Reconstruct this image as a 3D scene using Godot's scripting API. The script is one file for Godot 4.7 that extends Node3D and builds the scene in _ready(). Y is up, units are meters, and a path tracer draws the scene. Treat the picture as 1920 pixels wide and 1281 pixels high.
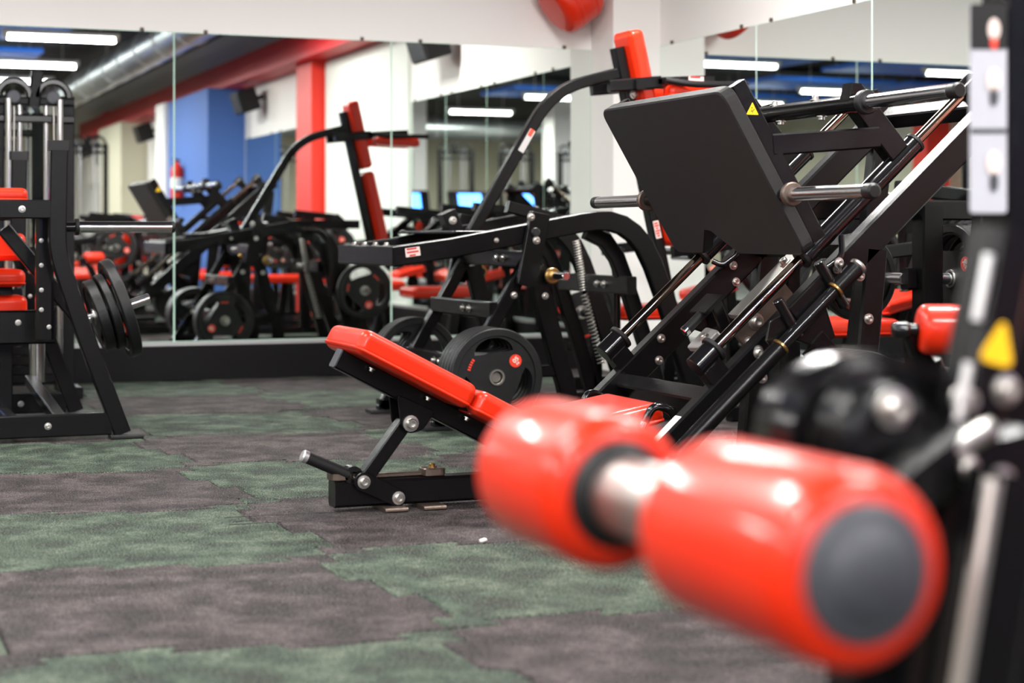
extends Node3D
# A gym corner with mirror walls. World: x runs along the front mirror wall, y up, -z towards that wall.
# V(u, y, v): u along the front wall, v the distance towards it, both from the camera's foot.

class G:
	var p := PackedVector3Array()
	var n := PackedVector3Array()
	func tri(a: Vector3, b: Vector3, c: Vector3, na: Vector3, nb: Vector3, nc: Vector3) -> void:
		if (b - a).cross(c - a).dot(na + nb + nc) > 0.0:
			p.append(a); p.append(c); p.append(b)
			n.append(na); n.append(nc); n.append(nb)
		else:
			p.append(a); p.append(b); p.append(c)
			n.append(na); n.append(nb); n.append(nc)
	func quad(a: Vector3, b: Vector3, c: Vector3, d: Vector3, na: Vector3, nb: Vector3, nc: Vector3, nd: Vector3) -> void:
		tri(a, b, c, na, nb, nc)
		tri(a, c, d, na, nc, nd)
	func flat(a: Vector3, b: Vector3, c: Vector3, d: Vector3, nn: Vector3) -> void:
		quad(a, b, c, d, nn, nn, nn, nn)
	func fan(pts: PackedVector3Array, nn: Vector3) -> void:
		for i in range(1, pts.size() - 1):
			tri(pts[0], pts[i], pts[i + 1], nn, nn, nn)
	# chamfered rectangular section swept along points; side = the axis of the width w
	func sweep(pts: Array, w: float, h: float, side: Vector3, bev := 0.005) -> void:
		var s := side.normalized()
		var hw := w / 2.0
		var hh := h / 2.0
		var b := minf(bev * 1.35, minf(hw, hh) * 0.8)
		var sec := [Vector2(hw - b, hh), Vector2(-hw + b, hh), Vector2(-hw, hh - b), Vector2(-hw, -hh + b), Vector2(-hw + b, -hh), Vector2(hw - b, -hh), Vector2(hw, -hh + b), Vector2(hw, hh - b)]
		var sn := [Vector2(0, 1), Vector2(-0.707, 0.707), Vector2(-1, 0), Vector2(-0.707, -0.707), Vector2(0, -1), Vector2(0.707, -0.707), Vector2(1, 0), Vector2(0.707, 0.707)]
		var rings: Array = []
		var ups: Array = []
		for i in pts.size():
			var d1: Vector3 = (pts[i] - pts[i - 1]).normalized() if i > 0 else (pts[1] - pts[0]).normalized()
			var d2: Vector3 = (pts[i + 1] - pts[i]).normalized() if i < pts.size() - 1 else d1
			var t: Vector3 = (d1 + d2).normalized()
			var up: Vector3 = t.cross(s).normalized()
			var k: float = 1.0 / maxf(0.4, t.dot(d1))
			var ring := PackedVector3Array()
			for q in sec:
				ring.append(pts[i] + s * q.x + up * (q.y * k))
			rings.append(ring)
			ups.append(up)
		for i in pts.size() - 1:
			for j in 8:
				var m := (j + 1) % 8
				var n1: Vector3 = s * sn[j].x + ups[i] * sn[j].y
				var n2: Vector3 = s * sn[j].x + ups[i + 1] * sn[j].y
				if pts.size() == 2:
					n2 = n1
				quad(rings[i][j], rings[i][m], rings[i + 1][m], rings[i + 1][j], n1, n1, n2, n2)
		fan(rings[0], (pts[0] - pts[1]).normalized())
		fan(rings[-1], (pts[-1] - pts[-2]).normalized())
	func beam(a: Vector3, b: Vector3, w: float, h: float, side: Vector3, bev := 0.005) -> void:
		sweep([a, b], w, h, side, bev)
	func box(c: Vector3, sz: Vector3, bev := 0.004) -> void:
		beam(c - Vector3(sz.x / 2, 0, 0), c + Vector3(sz.x / 2, 0, 0), sz.z, sz.y, Vector3(0, 0, 1), bev)
	func tube(pts: Array, r: float, seg := 14, caps := true) -> void:
		var d0: Vector3 = (pts[1] - pts[0]).normalized()
		var x: Vector3 = d0.cross(Vector3.UP if absf(d0.y) < 0.9 else Vector3.RIGHT).normalized()
		var prev := PackedVector3Array()
		var pn := PackedVector3Array()
		for i in pts.size():
			var d1: Vector3 = (pts[i] - pts[i - 1]).normalized() if i > 0 else d0
			var d2: Vector3 = (pts[i + 1] - pts[i]).normalized() if i < pts.size() - 1 else d1
			var t: Vector3 = (d1 + d2).normalized()
			x = (x - t * x.dot(t)).normalized()
			var y := t.cross(x)
			var ring := PackedVector3Array()
			var rn := PackedVector3Array()
			for j in seg:
				var a := TAU * j / seg
				var o := x * cos(a) + y * sin(a)
				ring.append(pts[i] + o * r)
				rn.append(o)
			if i > 0:
				for j in seg:
					var m := (j + 1) % seg
					quad(prev[j], prev[m], ring[m], ring[j], pn[j], pn[m], rn[m], rn[j])
			if caps and (i == 0 or i == pts.size() - 1):
				fan(ring, -t if i == 0 else t)
			prev = ring
			pn = rn
	# profile: Vector2(radius, distance along the axis)
	func lathe(o: Vector3, axis: Vector3, prof: Array, seg := 28, smooth := false) -> void:
		var t := axis.normalized()
		var x: Vector3 = t.cross(Vector3.UP if absf(t.y) < 0.9 else Vector3.RIGHT).normalized()
		var y := t.cross(x)
		var nn: Array = []
		for i in prof.size() - 1:
			var e: Vector2 = prof[i + 1] - prof[i]
			nn.append(Vector2(e.y, -e.x).normalized())
		var cs := PackedVector3Array()
		for j in seg + 1:
			var a := TAU * j / seg
			cs.append(x * cos(a) + y * sin(a))
		for i in prof.size() - 1:
			var n0: Vector2 = nn[i]
			var n1: Vector2 = nn[i]
			if smooth:
				if i > 0:
					n0 = (nn[i - 1] + nn[i]).normalized()
				if i < nn.size() - 1:
					n1 = (nn[i] + nn[i + 1]).normalized()
			var p0: Vector2 = prof[i]
			var p1: Vector2 = prof[i + 1]
			for j in seg:
				var c0 := cs[j]
				var c1 := cs[j + 1]
				quad(o + c0 * p0.x + t * p0.y, o + c1 * p0.x + t * p0.y, o + c1 * p1.x + t * p1.y, o + c0 * p1.x + t * p1.y,
					c0 * n0.x + t * n0.y, c1 * n0.x + t * n0.y, c1 * n1.x + t * n1.y, c0 * n1.x + t * n1.y)
	func cyl(a: Vector3, b: Vector3, r: float, seg := 24, bev := 0.002) -> void:
		var l := (b - a).length()
		var q := minf(bev, minf(r, l) * 0.4)
		lathe(a, b - a, [Vector2(0, 0), Vector2(r - q, 0), Vector2(r, q), Vector2(r, l - q), Vector2(r - q, l), Vector2(0, l)], seg)
	# a foam roll: rounded shoulders
	func roll(a: Vector3, b: Vector3, r: float, rc: float, seg := 40) -> void:
		var l := (b - a).length()
		var pr: Array = [Vector2(0.0, 0.0)]
		for k in 7:
			var f := PI / 2 * k / 6.0
			pr.append(Vector2(r - rc + rc * sin(f), rc - rc * cos(f)))
		for k in 7:
			var f := PI / 2 * k / 6.0
			pr.append(Vector2(r - rc + rc * cos(f), l - rc + rc * sin(f)))
		pr.append(Vector2(0.0, l))
		lathe(a, b - a, pr, seg, true)
	# rounded box
	func rbox(xf: Transform3D, sz: Vector3, r: float, k := 3) -> void:
		var h := sz / 2.0
		var ax: Array = []
		for i in 3:
			var rr := minf(r, h[i])
			var l: Array = []
			for j in k + 1:
				l.append(-h[i] + rr * (1.0 - cos(PI / 2 * j / k)) * 1.0)
			for j in k + 1:
				l.append(h[i] - rr * (1.0 - cos(PI / 2 * (k - j) / k)))
			ax.append(l)
		var inner := Vector3(maxf(h.x - r, 0), maxf(h.y - r, 0), maxf(h.z - r, 0))
		for f in 3:
			var u := (f + 1) % 3
			var w := (f + 2) % 3
			for sg in [-1.0, 1.0]:
				var cnt: int = ax[u].size()
				var grid: Array = []
				for i in cnt:
					var row: Array = []
					for j in cnt:
						var q := Vector3.ZERO
						q[f] = h[f] * sg
						q[u] = ax[u][i]
						q[w] = ax[w][j]
						var c := q.clamp(-inner, inner)
						var dd := (q - c)
						dd = dd.normalized() if dd.length() > 1e-6 else Vector3.ZERO
						row.append([xf * (c + dd * r), (xf.basis * dd).normalized()])
					grid.append(row)
				for i in cnt - 1:
					for j in cnt - 1:
						var a = grid[i][j]
						var b = grid[i + 1][j]
						var c2 = grid[i + 1][j + 1]
						var d = grid[i][j + 1]
						quad(a[0], b[0], c2[0], d[0], a[1], b[1], c2[1], d[1])
	# polygon in the local xy plane, extruded along z (depth centred), front edges chamfered
	func prism(xf: Transform3D, poly: PackedVector2Array, depth: float, bev := 0.003) -> void:
		var pl := poly
		if Geometry2D.is_polygon_clockwise(pl):
			pl = pl.duplicate()
			pl.reverse()
		var cnt := pl.size()
		var ins := PackedVector2Array()
		var sn: Array = []
		for i in cnt:
			var e := (pl[(i + 1) % cnt] - pl[i]).normalized()
			sn.append(Vector2(e.y, -e.x))
		for i in cnt:
			var a: Vector2 = sn[(i + cnt - 1) % cnt]
			var b: Vector2 = sn[i]
			var m := (a + b).normalized()
			ins.append(pl[i] - m * (bev / maxf(0.35, m.dot(a))))
		var tr := Geometry2D.triangulate_polygon(ins)
		for sg in [1.0, -1.0]:
			var z: float = depth / 2 * sg
			var nz := (xf.basis * Vector3(0, 0, sg)).normalized()
			for i in range(0, tr.size(), 3):
				tri(xf * Vector3(ins[tr[i]].x, ins[tr[i]].y, z), xf * Vector3(ins[tr[i + 1]].x, ins[tr[i + 1]].y, z), xf * Vector3(ins[tr[i + 2]].x, ins[tr[i + 2]].y, z), nz, nz, nz)
			for i in cnt:
				var m := (i + 1) % cnt
				var nb: Vector3 = (xf.basis * Vector3(sn[i].x, sn[i].y, sg)).normalized()
				flat(xf * Vector3(ins[i].x, ins[i].y, z), xf * Vector3(ins[m].x, ins[m].y, z), xf * Vector3(pl[m].x, pl[m].y, z - bev * sg), xf * Vector3(pl[i].x, pl[i].y, z - bev * sg), nb)
		for i in cnt:
			var m := (i + 1) % cnt
			var ns: Vector3 = (xf.basis * Vector3(sn[i].x, sn[i].y, 0)).normalized()
			var z := depth / 2 - bev
			flat(xf * Vector3(pl[i].x, pl[i].y, z), xf * Vector3(pl[m].x, pl[m].y, z), xf * Vector3(pl[m].x, pl[m].y, -z), xf * Vector3(pl[i].x, pl[i].y, -z), ns)
	func mesh() -> ArrayMesh:
		var a := []
		a.resize(Mesh.ARRAY_MAX)
		a[Mesh.ARRAY_VERTEX] = p
		a[Mesh.ARRAY_NORMAL] = n
		var m := ArrayMesh.new()
		m.add_surface_from_arrays(Mesh.PRIMITIVE_TRIANGLES, a)
		return m

const EV := Vector3(0, 0, -1)   # towards the front mirror wall
const EU := Vector3(1, 0, 0)
var M := {}
var taken := {}
var bolts := {}
var plate_meshes := {}

func V(u: float, y: float, v: float) -> Vector3:
	return Vector3(u, y, -v)

func numbered(called: String) -> String:
	if not taken.has(called):
		taken[called] = 0
		return called
	taken[called] += 1
	return "%s_%03d" % [called, taken[called]]

func tag(o: Node3D, label: String, category: String, group := "") -> void:
	o.set_meta("label", label)
	o.set_meta("category", category)
	if group != "":
		o.set_meta("group", group)

func thing(called: String, label: String, category: String, at := Vector3.ZERO, group := "") -> Node3D:
	var o := Node3D.new()
	o.name = numbered(called)
	add_child(o)
	o.position = at
	tag(o, label, category, group)
	return o

# shapes are drawn in the coordinates of the place; the node takes its thing's base off again
func obj(called: String, g: G, m: Material, parent: Node3D = null) -> MeshInstance3D:
	return put(called, g.mesh(), m, parent)

func put(called: String, mesh: Mesh, m: Material, parent: Node3D = null, xf := Transform3D()) -> MeshInstance3D:
	var o := MeshInstance3D.new()
	o.mesh = mesh
	o.material_override = m
	o.transform = xf
	if parent == null or parent == self:
		o.name = numbered(called)
		add_child(o)
	else:
		o.name = called
		parent.add_child(o, true)
		if parent.get_parent() == self:
			o.position -= parent.position
	return o

func structure(called: String, g: G, m: Material) -> MeshInstance3D:
	var o := obj(called, g, m)
	o.set_meta("kind", "structure")
	return o

func bolt(parent: Node3D, at: Vector3, dir: Vector3, r := 0.011, m: Material = null) -> void:
	if not bolts.has(r):
		var g := G.new()
		g.lathe(Vector3.ZERO, Vector3.UP, [Vector2(r * 1.55, -0.001), Vector2(r * 1.55, r * 0.25), Vector2(r, r * 0.3), Vector2(r, r * 1.1), Vector2(r * 0.85, r * 1.3), Vector2(r * 0.55, r * 1.3), Vector2(r * 0.5, r * 0.7), Vector2(0, r * 0.7)], 14)
		bolts[r] = g.mesh()
	var d := dir.normalized()
	var x := d.cross(Vector3.RIGHT if absf(d.x) < 0.9 else Vector3.UP).normalized()
	put("bolt", bolts[r], m if m else M.bolt, parent, Transform3D(Basis(x, d, x.cross(d)), at))

func arc(c: Vector3, a: Vector3, b: Vector3, r: float, from: float, to: float, k := 8) -> Array:
	var out: Array = []
	for i in k + 1:
		var f := lerpf(from, to, float(i) / k)
		out.append(c + a * (cos(f) * r) + b * (sin(f) * r))
	return out

# rounds the corners of a path
func soft(pts: Array, r: float, k := 6) -> Array:
	var out: Array = [pts[0]]
	for i in range(1, pts.size() - 1):
		var d1: Vector3 = pts[i - 1] - pts[i]
		var d2: Vector3 = pts[i + 1] - pts[i]
		var q := minf(r, minf(d1.length(), d2.length()) * 0.45)
		var a: Vector3 = pts[i] + d1.normalized() * q
		var b: Vector3 = pts[i] + d2.normalized() * q
		for j in k + 1:
			var f := float(j) / k
			out.append(a.lerp(pts[i], f).lerp(pts[i].lerp(b, f), f))
	out.append(pts[-1])
	return out

func frame_of(at: Vector3, x: Vector3, y: Vector3) -> Transform3D:
	var xx := x.normalized()
	var yy := (y - xx * y.dot(xx)).normalized()
	return Transform3D(Basis(xx, yy, xx.cross(yy)), at)

func round_poly(pts: Array, r: float, k := 4) -> PackedVector2Array:
	var out := PackedVector2Array()
	var cnt := pts.size()
	for i in cnt:
		var p0: Vector2 = pts[(i + cnt - 1) % cnt]
		var p1: Vector2 = pts[i]
		var p2: Vector2 = pts[(i + 1) % cnt]
		var q := minf(r, minf((p0 - p1).length(), (p2 - p1).length()) * 0.45)
		var a := p1 + (p0 - p1).normalized() * q
		var b := p1 + (p2 - p1).normalized() * q
		for j in k + 1:
			var f := float(j) / k
			out.append(a.lerp(p1, f).lerp(p1.lerp(b, f), f))
	return out

func mat(color: Color, rough: float, metal := 0.0, spec := 0.5) -> StandardMaterial3D:
	var m := StandardMaterial3D.new()
	m.albedo_color = color
	m.roughness = rough
	m.metallic = metal
	m.metallic_specular = spec
	return m

func noise_image(sd: int, freq: float, w: int, octaves := 3, type := FastNoiseLite.TYPE_SIMPLEX_SMOOTH) -> PackedByteArray:
	var nz := FastNoiseLite.new()
	nz.seed = sd
	nz.noise_type = type
	nz.frequency = freq
	nz.fractal_octaves = octaves
	return nz.get_seamless_image(w, w).get_data()

# rubber granulate: base colour, pale and dark crumbs, greyish patches that paint in lamp sheen as well as wear
func granulate(sd: int, base: Color, pale: Color, dark: Color, worn_sheen: Color, w := 1024) -> ImageTexture:
	var fine := noise_image(sd, 0.17, w, 3)
	var mid := noise_image(sd + 1, 0.03, w, 4)
	var big := noise_image(sd + 2, 0.0055, w, 4)
	var rng := RandomNumberGenerator.new()
	rng.seed = sd
	var out := PackedByteArray()
	out.resize(w * w * 3)
	for i in w * w:
		var f := fine[i] / 255.0
		var c := base
		var wp := clampf((big[i] / 255.0 - 0.45) * 3.6, 0.0, 1.0) * clampf(mid[i] / 255.0 * 1.6 - 0.1, 0.0, 1.0)
		c = c.lerp(worn_sheen, wp * 0.8)
		c = c.lerp(dark, clampf((0.47 - big[i] / 255.0) * 3.2, 0.0, 0.75))
		if f > 0.55:
			c = c.lerp(pale, clampf((f - 0.55) * 5.0, 0.0, 1.0) * 0.9)
		elif f < 0.42:
			c = c.lerp(dark, clampf((0.42 - f) * 5.0, 0.0, 1.0) * 0.8)
		out[i * 3] = int(c.r * 255.0)
		out[i * 3 + 1] = int(c.g * 255.0)
		out[i * 3 + 2] = int(c.b * 255.0)
	return ImageTexture.create_from_image(Image.create_from_data(w, w, false, Image.FORMAT_RGB8, out))

func relief(sd: int, freq: float, w: int, strength: float) -> ImageTexture:
	var im := Image.create_from_data(w, w, false, Image.FORMAT_L8, noise_image(sd, freq, w, 2))
	im.convert(Image.FORMAT_RGBA8)
	im.bump_map_to_normal_map(strength)
	return ImageTexture.create_from_image(im)

func textured(m: StandardMaterial3D, normal: Texture2D, depth: float, scale: float) -> StandardMaterial3D:
	m.normal_enabled = true
	m.normal_texture = normal
	m.normal_scale = depth
	m.uv1_triplanar = true
	m.uv1_world_triplanar = true
	m.uv1_scale = Vector3.ONE * scale
	return m

func make_materials() -> void:
	var grit := relief(11, 0.25, 512, 6.0)
	var leather := relief(12, 0.09, 512, 4.0)
	M.black = textured(mat(Color(0.045, 0.042, 0.048), 0.24, 0.0, 0.36), grit, 0.10, 6.0)
	M.black_gloss = mat(Color(0.06, 0.057, 0.063), 0.16)
	M.black_matt = textured(mat(Color(0.09, 0.085, 0.09), 0.55, 0.0, 0.4), grit, 0.3, 5.0)
	M.rubber = textured(mat(Color(0.085, 0.085, 0.09), 0.38, 0.0, 0.42), grit, 0.25, 5.0)
	M.rubber_cap = mat(Color(0.235, 0.24, 0.265), 0.5)
	M.foot_rubber = textured(mat(Color(0.105, 0.098, 0.10), 0.5, 0.0, 0.40), grit, 1.6, 7.0)
	M.chrome = mat(Color(0.90, 0.90, 0.91), 0.15, 1.0)
	M.steel = mat(Color(0.74, 0.73, 0.71), 0.38, 1.0)
	M.rod = mat(Color(0.62, 0.55, 0.49), 0.12, 1.0)
	M.bolt = mat(Color(0.80, 0.79, 0.77), 0.33, 1.0)
	M.brass = mat(Color(0.72, 0.58, 0.36), 0.3, 1.0)
	M.raw_steel = textured(mat(Color(0.42, 0.37, 0.34), 0.42, 0.9), grit, 0.3, 4.0)
	M.red = textured(mat(Color(0.83, 0.155, 0.02), 0.42, 0.0, 0.36), leather, 0.10, 5.0)
	M.red.clearcoat_enabled = true
	M.red.clearcoat = 0.45
	M.red.clearcoat_roughness = 0.12
	M.red_paint = mat(Color(0.86, 0.17, 0.10), 0.5)
	M.red_beam = mat(Color(0.74, 0.05, 0.08), 0.5)
	M.label_red = mat(Color(0.93, 0.25, 0.16), 0.45)
	M.print_red = mat(Color(0.80, 0.22, 0.22), 0.6)
	M.white_print = mat(Color(0.93, 0.91, 0.88), 0.5)
	M.label_pale = mat(Color(0.90, 0.82, 0.79), 0.5)
	M.placard = mat(Color(0.70, 0.70, 0.735), 0.5)
	M.yellow = mat(Color(0.98, 0.76, 0.06), 0.5)
	M.ink = mat(Color(0.10, 0.07, 0.03), 0.6)
	M.blue_print = mat(Color(0.16, 0.30, 0.72), 0.5)
	M.wall = textured(mat(Color(0.93, 0.915, 0.905), 0.75), relief(14, 0.02, 256, 2.0), 0.10, 1.0)
	M.wall_grey = mat(Color(0.86, 0.875, 0.85), 0.7)
	M.wall_cream = mat(Color(0.83, 0.81, 0.72), 0.75)
	M.wall_blue_glow = mat(Color(0.27, 0.42, 0.70), 0.7)  # pale wall with blue lamp glow mixed into its colour
	M.ceiling = mat(Color(0.17, 0.165, 0.17), 0.85)
	M.ceiling_blue = mat(Color(0.13, 0.46, 0.90), 0.6)
	M.skirting = textured(mat(Color(0.05, 0.045, 0.055), 0.4, 0.0, 0.3), grit, 0.1, 3.0)
	M.mirror = mat(Color(0.93, 0.955, 0.94), 0.0, 1.0)
	M.glass_edge = mat(Color(0.76, 0.88, 0.82), 0.15)
	M.duct = mat(Color(0.74, 0.76, 0.76), 0.34, 0.9)
	M.alu = mat(Color(0.80, 0.80, 0.80), 0.35, 0.8)
	M.lamp_body = mat(Color(0.85, 0.85, 0.83), 0.5)
	M.tube = mat(Color(1, 1, 1), 0.4)
	M.tube.emission_enabled = true
	M.tube.emission = Color(0.98, 0.99, 1.0)
	M.tube.emission_energy_multiplier = 26.0
	M.blue_glow = mat(Color(0.3, 0.5, 1.0), 0.4)
	M.blue_glow.emission_enabled = true
	M.blue_glow.emission = Color(0.25, 0.50, 1.0)
	M.blue_glow.emission_energy_multiplier = 3.0
	M.floor_base = mat(Color(0.13, 0.12, 0.125), 0.9)
	var crumb := relief(15, 0.35, 512, 8.0)
	M.tile_green = []
	M.tile_grey = []
	for k in 2:
		var a := mat(Color(0.88, 0.88, 0.86), 0.55, 0.0, 0.38)
		a.albedo_texture = granulate(30 + k * 7, Color(0.132, 0.225, 0.176), Color(0.68, 0.72, 0.64), Color(0.03, 0.06, 0.047), Color(0.49, 0.53, 0.465))
		textured(a, crumb, 1.6, 0.9)
		a.uv1_offset = Vector3(0.37 * k, 0.0, 0.61 * k)
		M.tile_green.append(a)
		var b := mat(Color(0.80, 0.765, 0.765), 0.55, 0.0, 0.38)
		b.albedo_texture = granulate(60 + k * 7, Color(0.225, 0.195, 0.205), Color(0.68, 0.65, 0.64), Color(0.06, 0.05, 0.055), Color(0.51, 0.48, 0.475))
		textured(b, crumb, 1.6, 0.9)
		b.uv1_offset = Vector3(0.53 * k, 0.0, 0.29 * k)
		M.tile_grey.append(b)

func _ready() -> void:
	# camera: level lens, shifted down, 22 degrees right of square to the mirror wall
	var half := 640.5 / 3320.0
	var cam := Camera3D.new()
	cam.name = "camera"
	add_child(cam)
	var lens := CameraAttributesPhysical.new()
	lens.frustum_focal_length = 62.0
	lens.frustum_focus_distance = 5.9
	lens.frustum_near = 0.05
	lens.frustum_far = 120.0
	lens.exposure_aperture = 2.6
	cam.attributes = lens
	cam.position = V(0.0, 0.82, 0.0)
	cam.rotation_degrees.y = -21.473
	cam.projection = Camera3D.PROJECTION_FRUSTUM
	cam.near = 0.05
	cam.far = 120.0
	cam.size = 2.0 * half * cam.near
	cam.frustum_offset = Vector2(0.0, -(640.5 - 442.0) / 3320.0 * cam.near)
	cam.current = true
	var we := WorldEnvironment.new()
	we.name = "surroundings"
	var env := Environment.new()
	env.background_mode = Environment.BG_COLOR
	env.background_color = Color(0, 0, 0)
	env.tonemap_mode = Environment.TONE_MAPPER_LINEAR
	env.tonemap_exposure = 1.42
	env.sdfgi_enabled = true
	env.ssao_enabled = true
	env.ssil_enabled = true
	we.environment = env
	add_child(we)
	make_materials()
	build_shell()
	build_floor()
	build_lamps()
	build_mirrors()
	build_ceiling_things()
	build_leg_press()
	build_lever_machine()
	build_left_machine()
	build_cable_towers()
	build_seat_machines()
	build_front_machine()
	build_wall_things()

const WV := 10.05      # front mirror wall
const WU := 4.795      # right mirror wall
const TOP := 1.976     # upper edge of the mirrors
const LOW := 0.217     # lower edge
const CEIL := 3.35

func slab(u0: float, u1: float, y0: float, y1: float, v0: float, v1: float) -> G:
	var g := G.new()
	g.box(V((u0 + u1) / 2, (y0 + y1) / 2, (v0 + v1) / 2), Vector3(u1 - u0, y1 - y0, v1 - v0), 0.002)
	return g

func build_shell() -> void:
	structure("wall_front", slab(-8.2, 5.0, -0.1, CEIL, WV, WV + 0.2), M.wall)
	structure("wall_right", slab(WU, WU + 0.2, -0.1, CEIL, -16.2, WV + 0.2), M.wall)
	structure("wall_left", slab(-8.2, -8.0, -0.1, CEIL, -16.2, WV + 0.2), M.wall_cream)
	structure("wall_back", slab(-8.2, 5.0, -0.1, CEIL, -16.2, -16.0), M.wall_cream)
	structure("ceiling", slab(-8.2, 5.0, CEIL, CEIL + 0.2, -16.2, WV + 0.2), M.ceiling)
	structure("column_corner", slab(4.48, WU, 0.0, CEIL, 9.719, WV), M.wall)
	structure("baseboard_front", slab(-8.0, 4.48, 0.0, LOW - 0.022, WV - 0.05, WV), M.skirting)
	structure("trim_1", slab(-8.0, 4.48, LOW - 0.022, LOW, WV - 0.05, WV), M.alu)
	structure("baseboard_right", slab(WU - 0.05, WU, 0.0, LOW - 0.022, -16.0, 9.719), M.skirting)
	structure("trim_2", slab(WU - 0.05, WU, LOW - 0.022, LOW, -16.0, 9.719), M.alu)
	# plain wall between the mirrors, red pillars and the red beam along the right wall
	structure("wall_panel", slab(WU - 0.03, WU, LOW, 2.56, 2.85, 5.5), M.wall_grey)
	structure("red_pillar", slab(WU - 0.16, WU, 0.0, 2.58, 2.2, 2.8), M.red_paint)
	structure("red_pillar", slab(WU - 0.16, WU, 0.0, 2.95, -11.2, -10.6), M.red_paint)
	structure("red_pillar", slab(-7.7, -7.25, 0.0, CEIL, -4.65, -4.25), M.red_paint)
	structure("red_beam", slab(WU - 0.30, WU, 2.58, 2.86, -13.0, 9.0), M.red_beam)
	structure("blue_glow_pier", slab(WU - 0.45, WU, 0.0, 2.58, -3.4, -0.85), M.wall_blue_glow)  # blue glow is painted on; no blue lamp shines here
	structure("white_wall_pier", slab(WU - 0.5, WU, 0.0, 2.58, -4.05, -3.42), M.wall)
	structure("white_pillar", slab(0.1, 0.6, 0.0, CEIL, -8.4, -7.9), M.wall)
	structure("white_pillar", slab(-2.7, -2.2, 0.0, CEIL, -8.4, -7.9), M.wall)
	structure("wall_pier", slab(WU - 0.4, WU, 0.0, 2.58, -9.9, -7.6), M.wall_cream)

# half a jigsaw edge: offsets across the seam at places along it
const KNOBS := [[0.0, 0.0], [0.13, 0.0], [0.105, 0.055], [0.40, 0.055], [0.375, 0.0], [0.60, 0.0], [0.625, -0.055], [0.89, -0.055], [0.865, 0.0], [1.0, 0.0]]

func build_floor() -> void:
	var fl := structure("floor", slab(-8.2, 5.0, -0.2, -0.014, -16.2, WV + 0.2), M.floor_base)
	var sz := 0.93
	var gap := 0.0024
	var rng := RandomNumberGenerator.new()
	rng.seed = 5
	for i in range(-3, 5):
		for j in range(-6, 9):
			var u0 := 0.30 + sz * i
			var v0 := 3.485 + sz * (j - 1) - 0.0
			if u0 > WU or v0 > WV or u0 < -2.6:
				continue
			var u1 := minf(u0 + sz, WU)
			var v1 := minf(v0 + sz, WV)
			var poly := PackedVector2Array()
			# south, east, north, west; seams on the room's edge stay straight
			var cut_u := u1 < u0 + sz - 0.01
			var cut_v := v1 < v0 + sz - 0.01
			for k in KNOBS:
				if u0 + k[0] * sz < u1 - 0.01 or not cut_u:
					poly.append(Vector2(u0 + k[0] * sz, v0 + k[1] + gap))
			if cut_u:
				poly.append(Vector2(u1, v0))
				poly.append(Vector2(u1, v1))
			else:
				for k in KNOBS:
					if v0 + k[0] * sz < v1 - 0.01 or not cut_v:
						poly.append(Vector2(u1 + k[1] - gap, v0 + k[0] * sz))
			if cut_v:
				poly.append(Vector2(u1, v1))
				poly.append(Vector2(u0, v1))
			else:
				for q in range(KNOBS.size() - 1, -1, -1):
					var k = KNOBS[q]
					if u0 + k[0] * sz < u1 - 0.01 or not cut_u:
						poly.append(Vector2(u0 + k[0] * sz, v1 + k[1] - gap))
			for q in range(KNOBS.size() - 1, -1, -1):
				var k = KNOBS[q]
				if v0 + k[0] * sz < v1 - 0.01 or not cut_v:
					poly.append(Vector2(u0 + k[1] + gap, v0 + k[0] * sz))
			var clean := PackedVector2Array()
			for q in poly:
				if clean.is_empty() or clean[-1].distance_to(q) > 0.004:
					clean.append(q)
			if clean[0].distance_to(clean[-1]) < 0.004:
				clean.remove_at(clean.size() - 1)
			var g := G.new()
			var lift := rng.randf_range(-0.0012, 0.0008)
			g.prism(Transform3D(Basis(EU, EV, Vector3.UP), Vector3(0, -0.006 + lift, 0)), clean, 0.012, 0.0045)
			var green := posmod(i + j, 2) == 0
			var pick: Array = M.tile_green if green else M.tile_grey
			obj("rubber_tile", g, pick[posmod(i * 3 + j * 5, 7) % 2], fl)

	# dark skid marks in front of the leg press, each a groove filled with rubber dust
	for k in 6:
		var g := G.new()
		var pts: Array = []
		var v := 4.965 + 0.026 * k
		var u0 := 0.98 + rng.randf_range(0.0, 0.35)
		for q in 9:
			pts.append(V(lerpf(u0, 1.62 + rng.randf_range(0, 0.2), q / 8.0), 0.0004, v + rng.randf_range(-0.004, 0.004) - 0.02 * q / 8.0))
		pts.sort_custom(func(a, b): return a.x < b.x)
		g.sweep(pts, 0.004, 0.0012, EV, 0.0003)
		obj("skid_mark", g, M.floor_base, fl)
	var sc := G.new()
	sc.rbox(Transform3D(Basis.from_euler(Vector3(0.1, 0.5, 0.1)), V(1.66, 0.006, 4.43)), Vector3(0.022, 0.008, 0.012), 0.003, 2)
	var scrap := obj("paper_scrap", sc, M.white_print)
	tag(scrap, "tiny white scrap of paper lying on the floor tiles", "litter")

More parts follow.
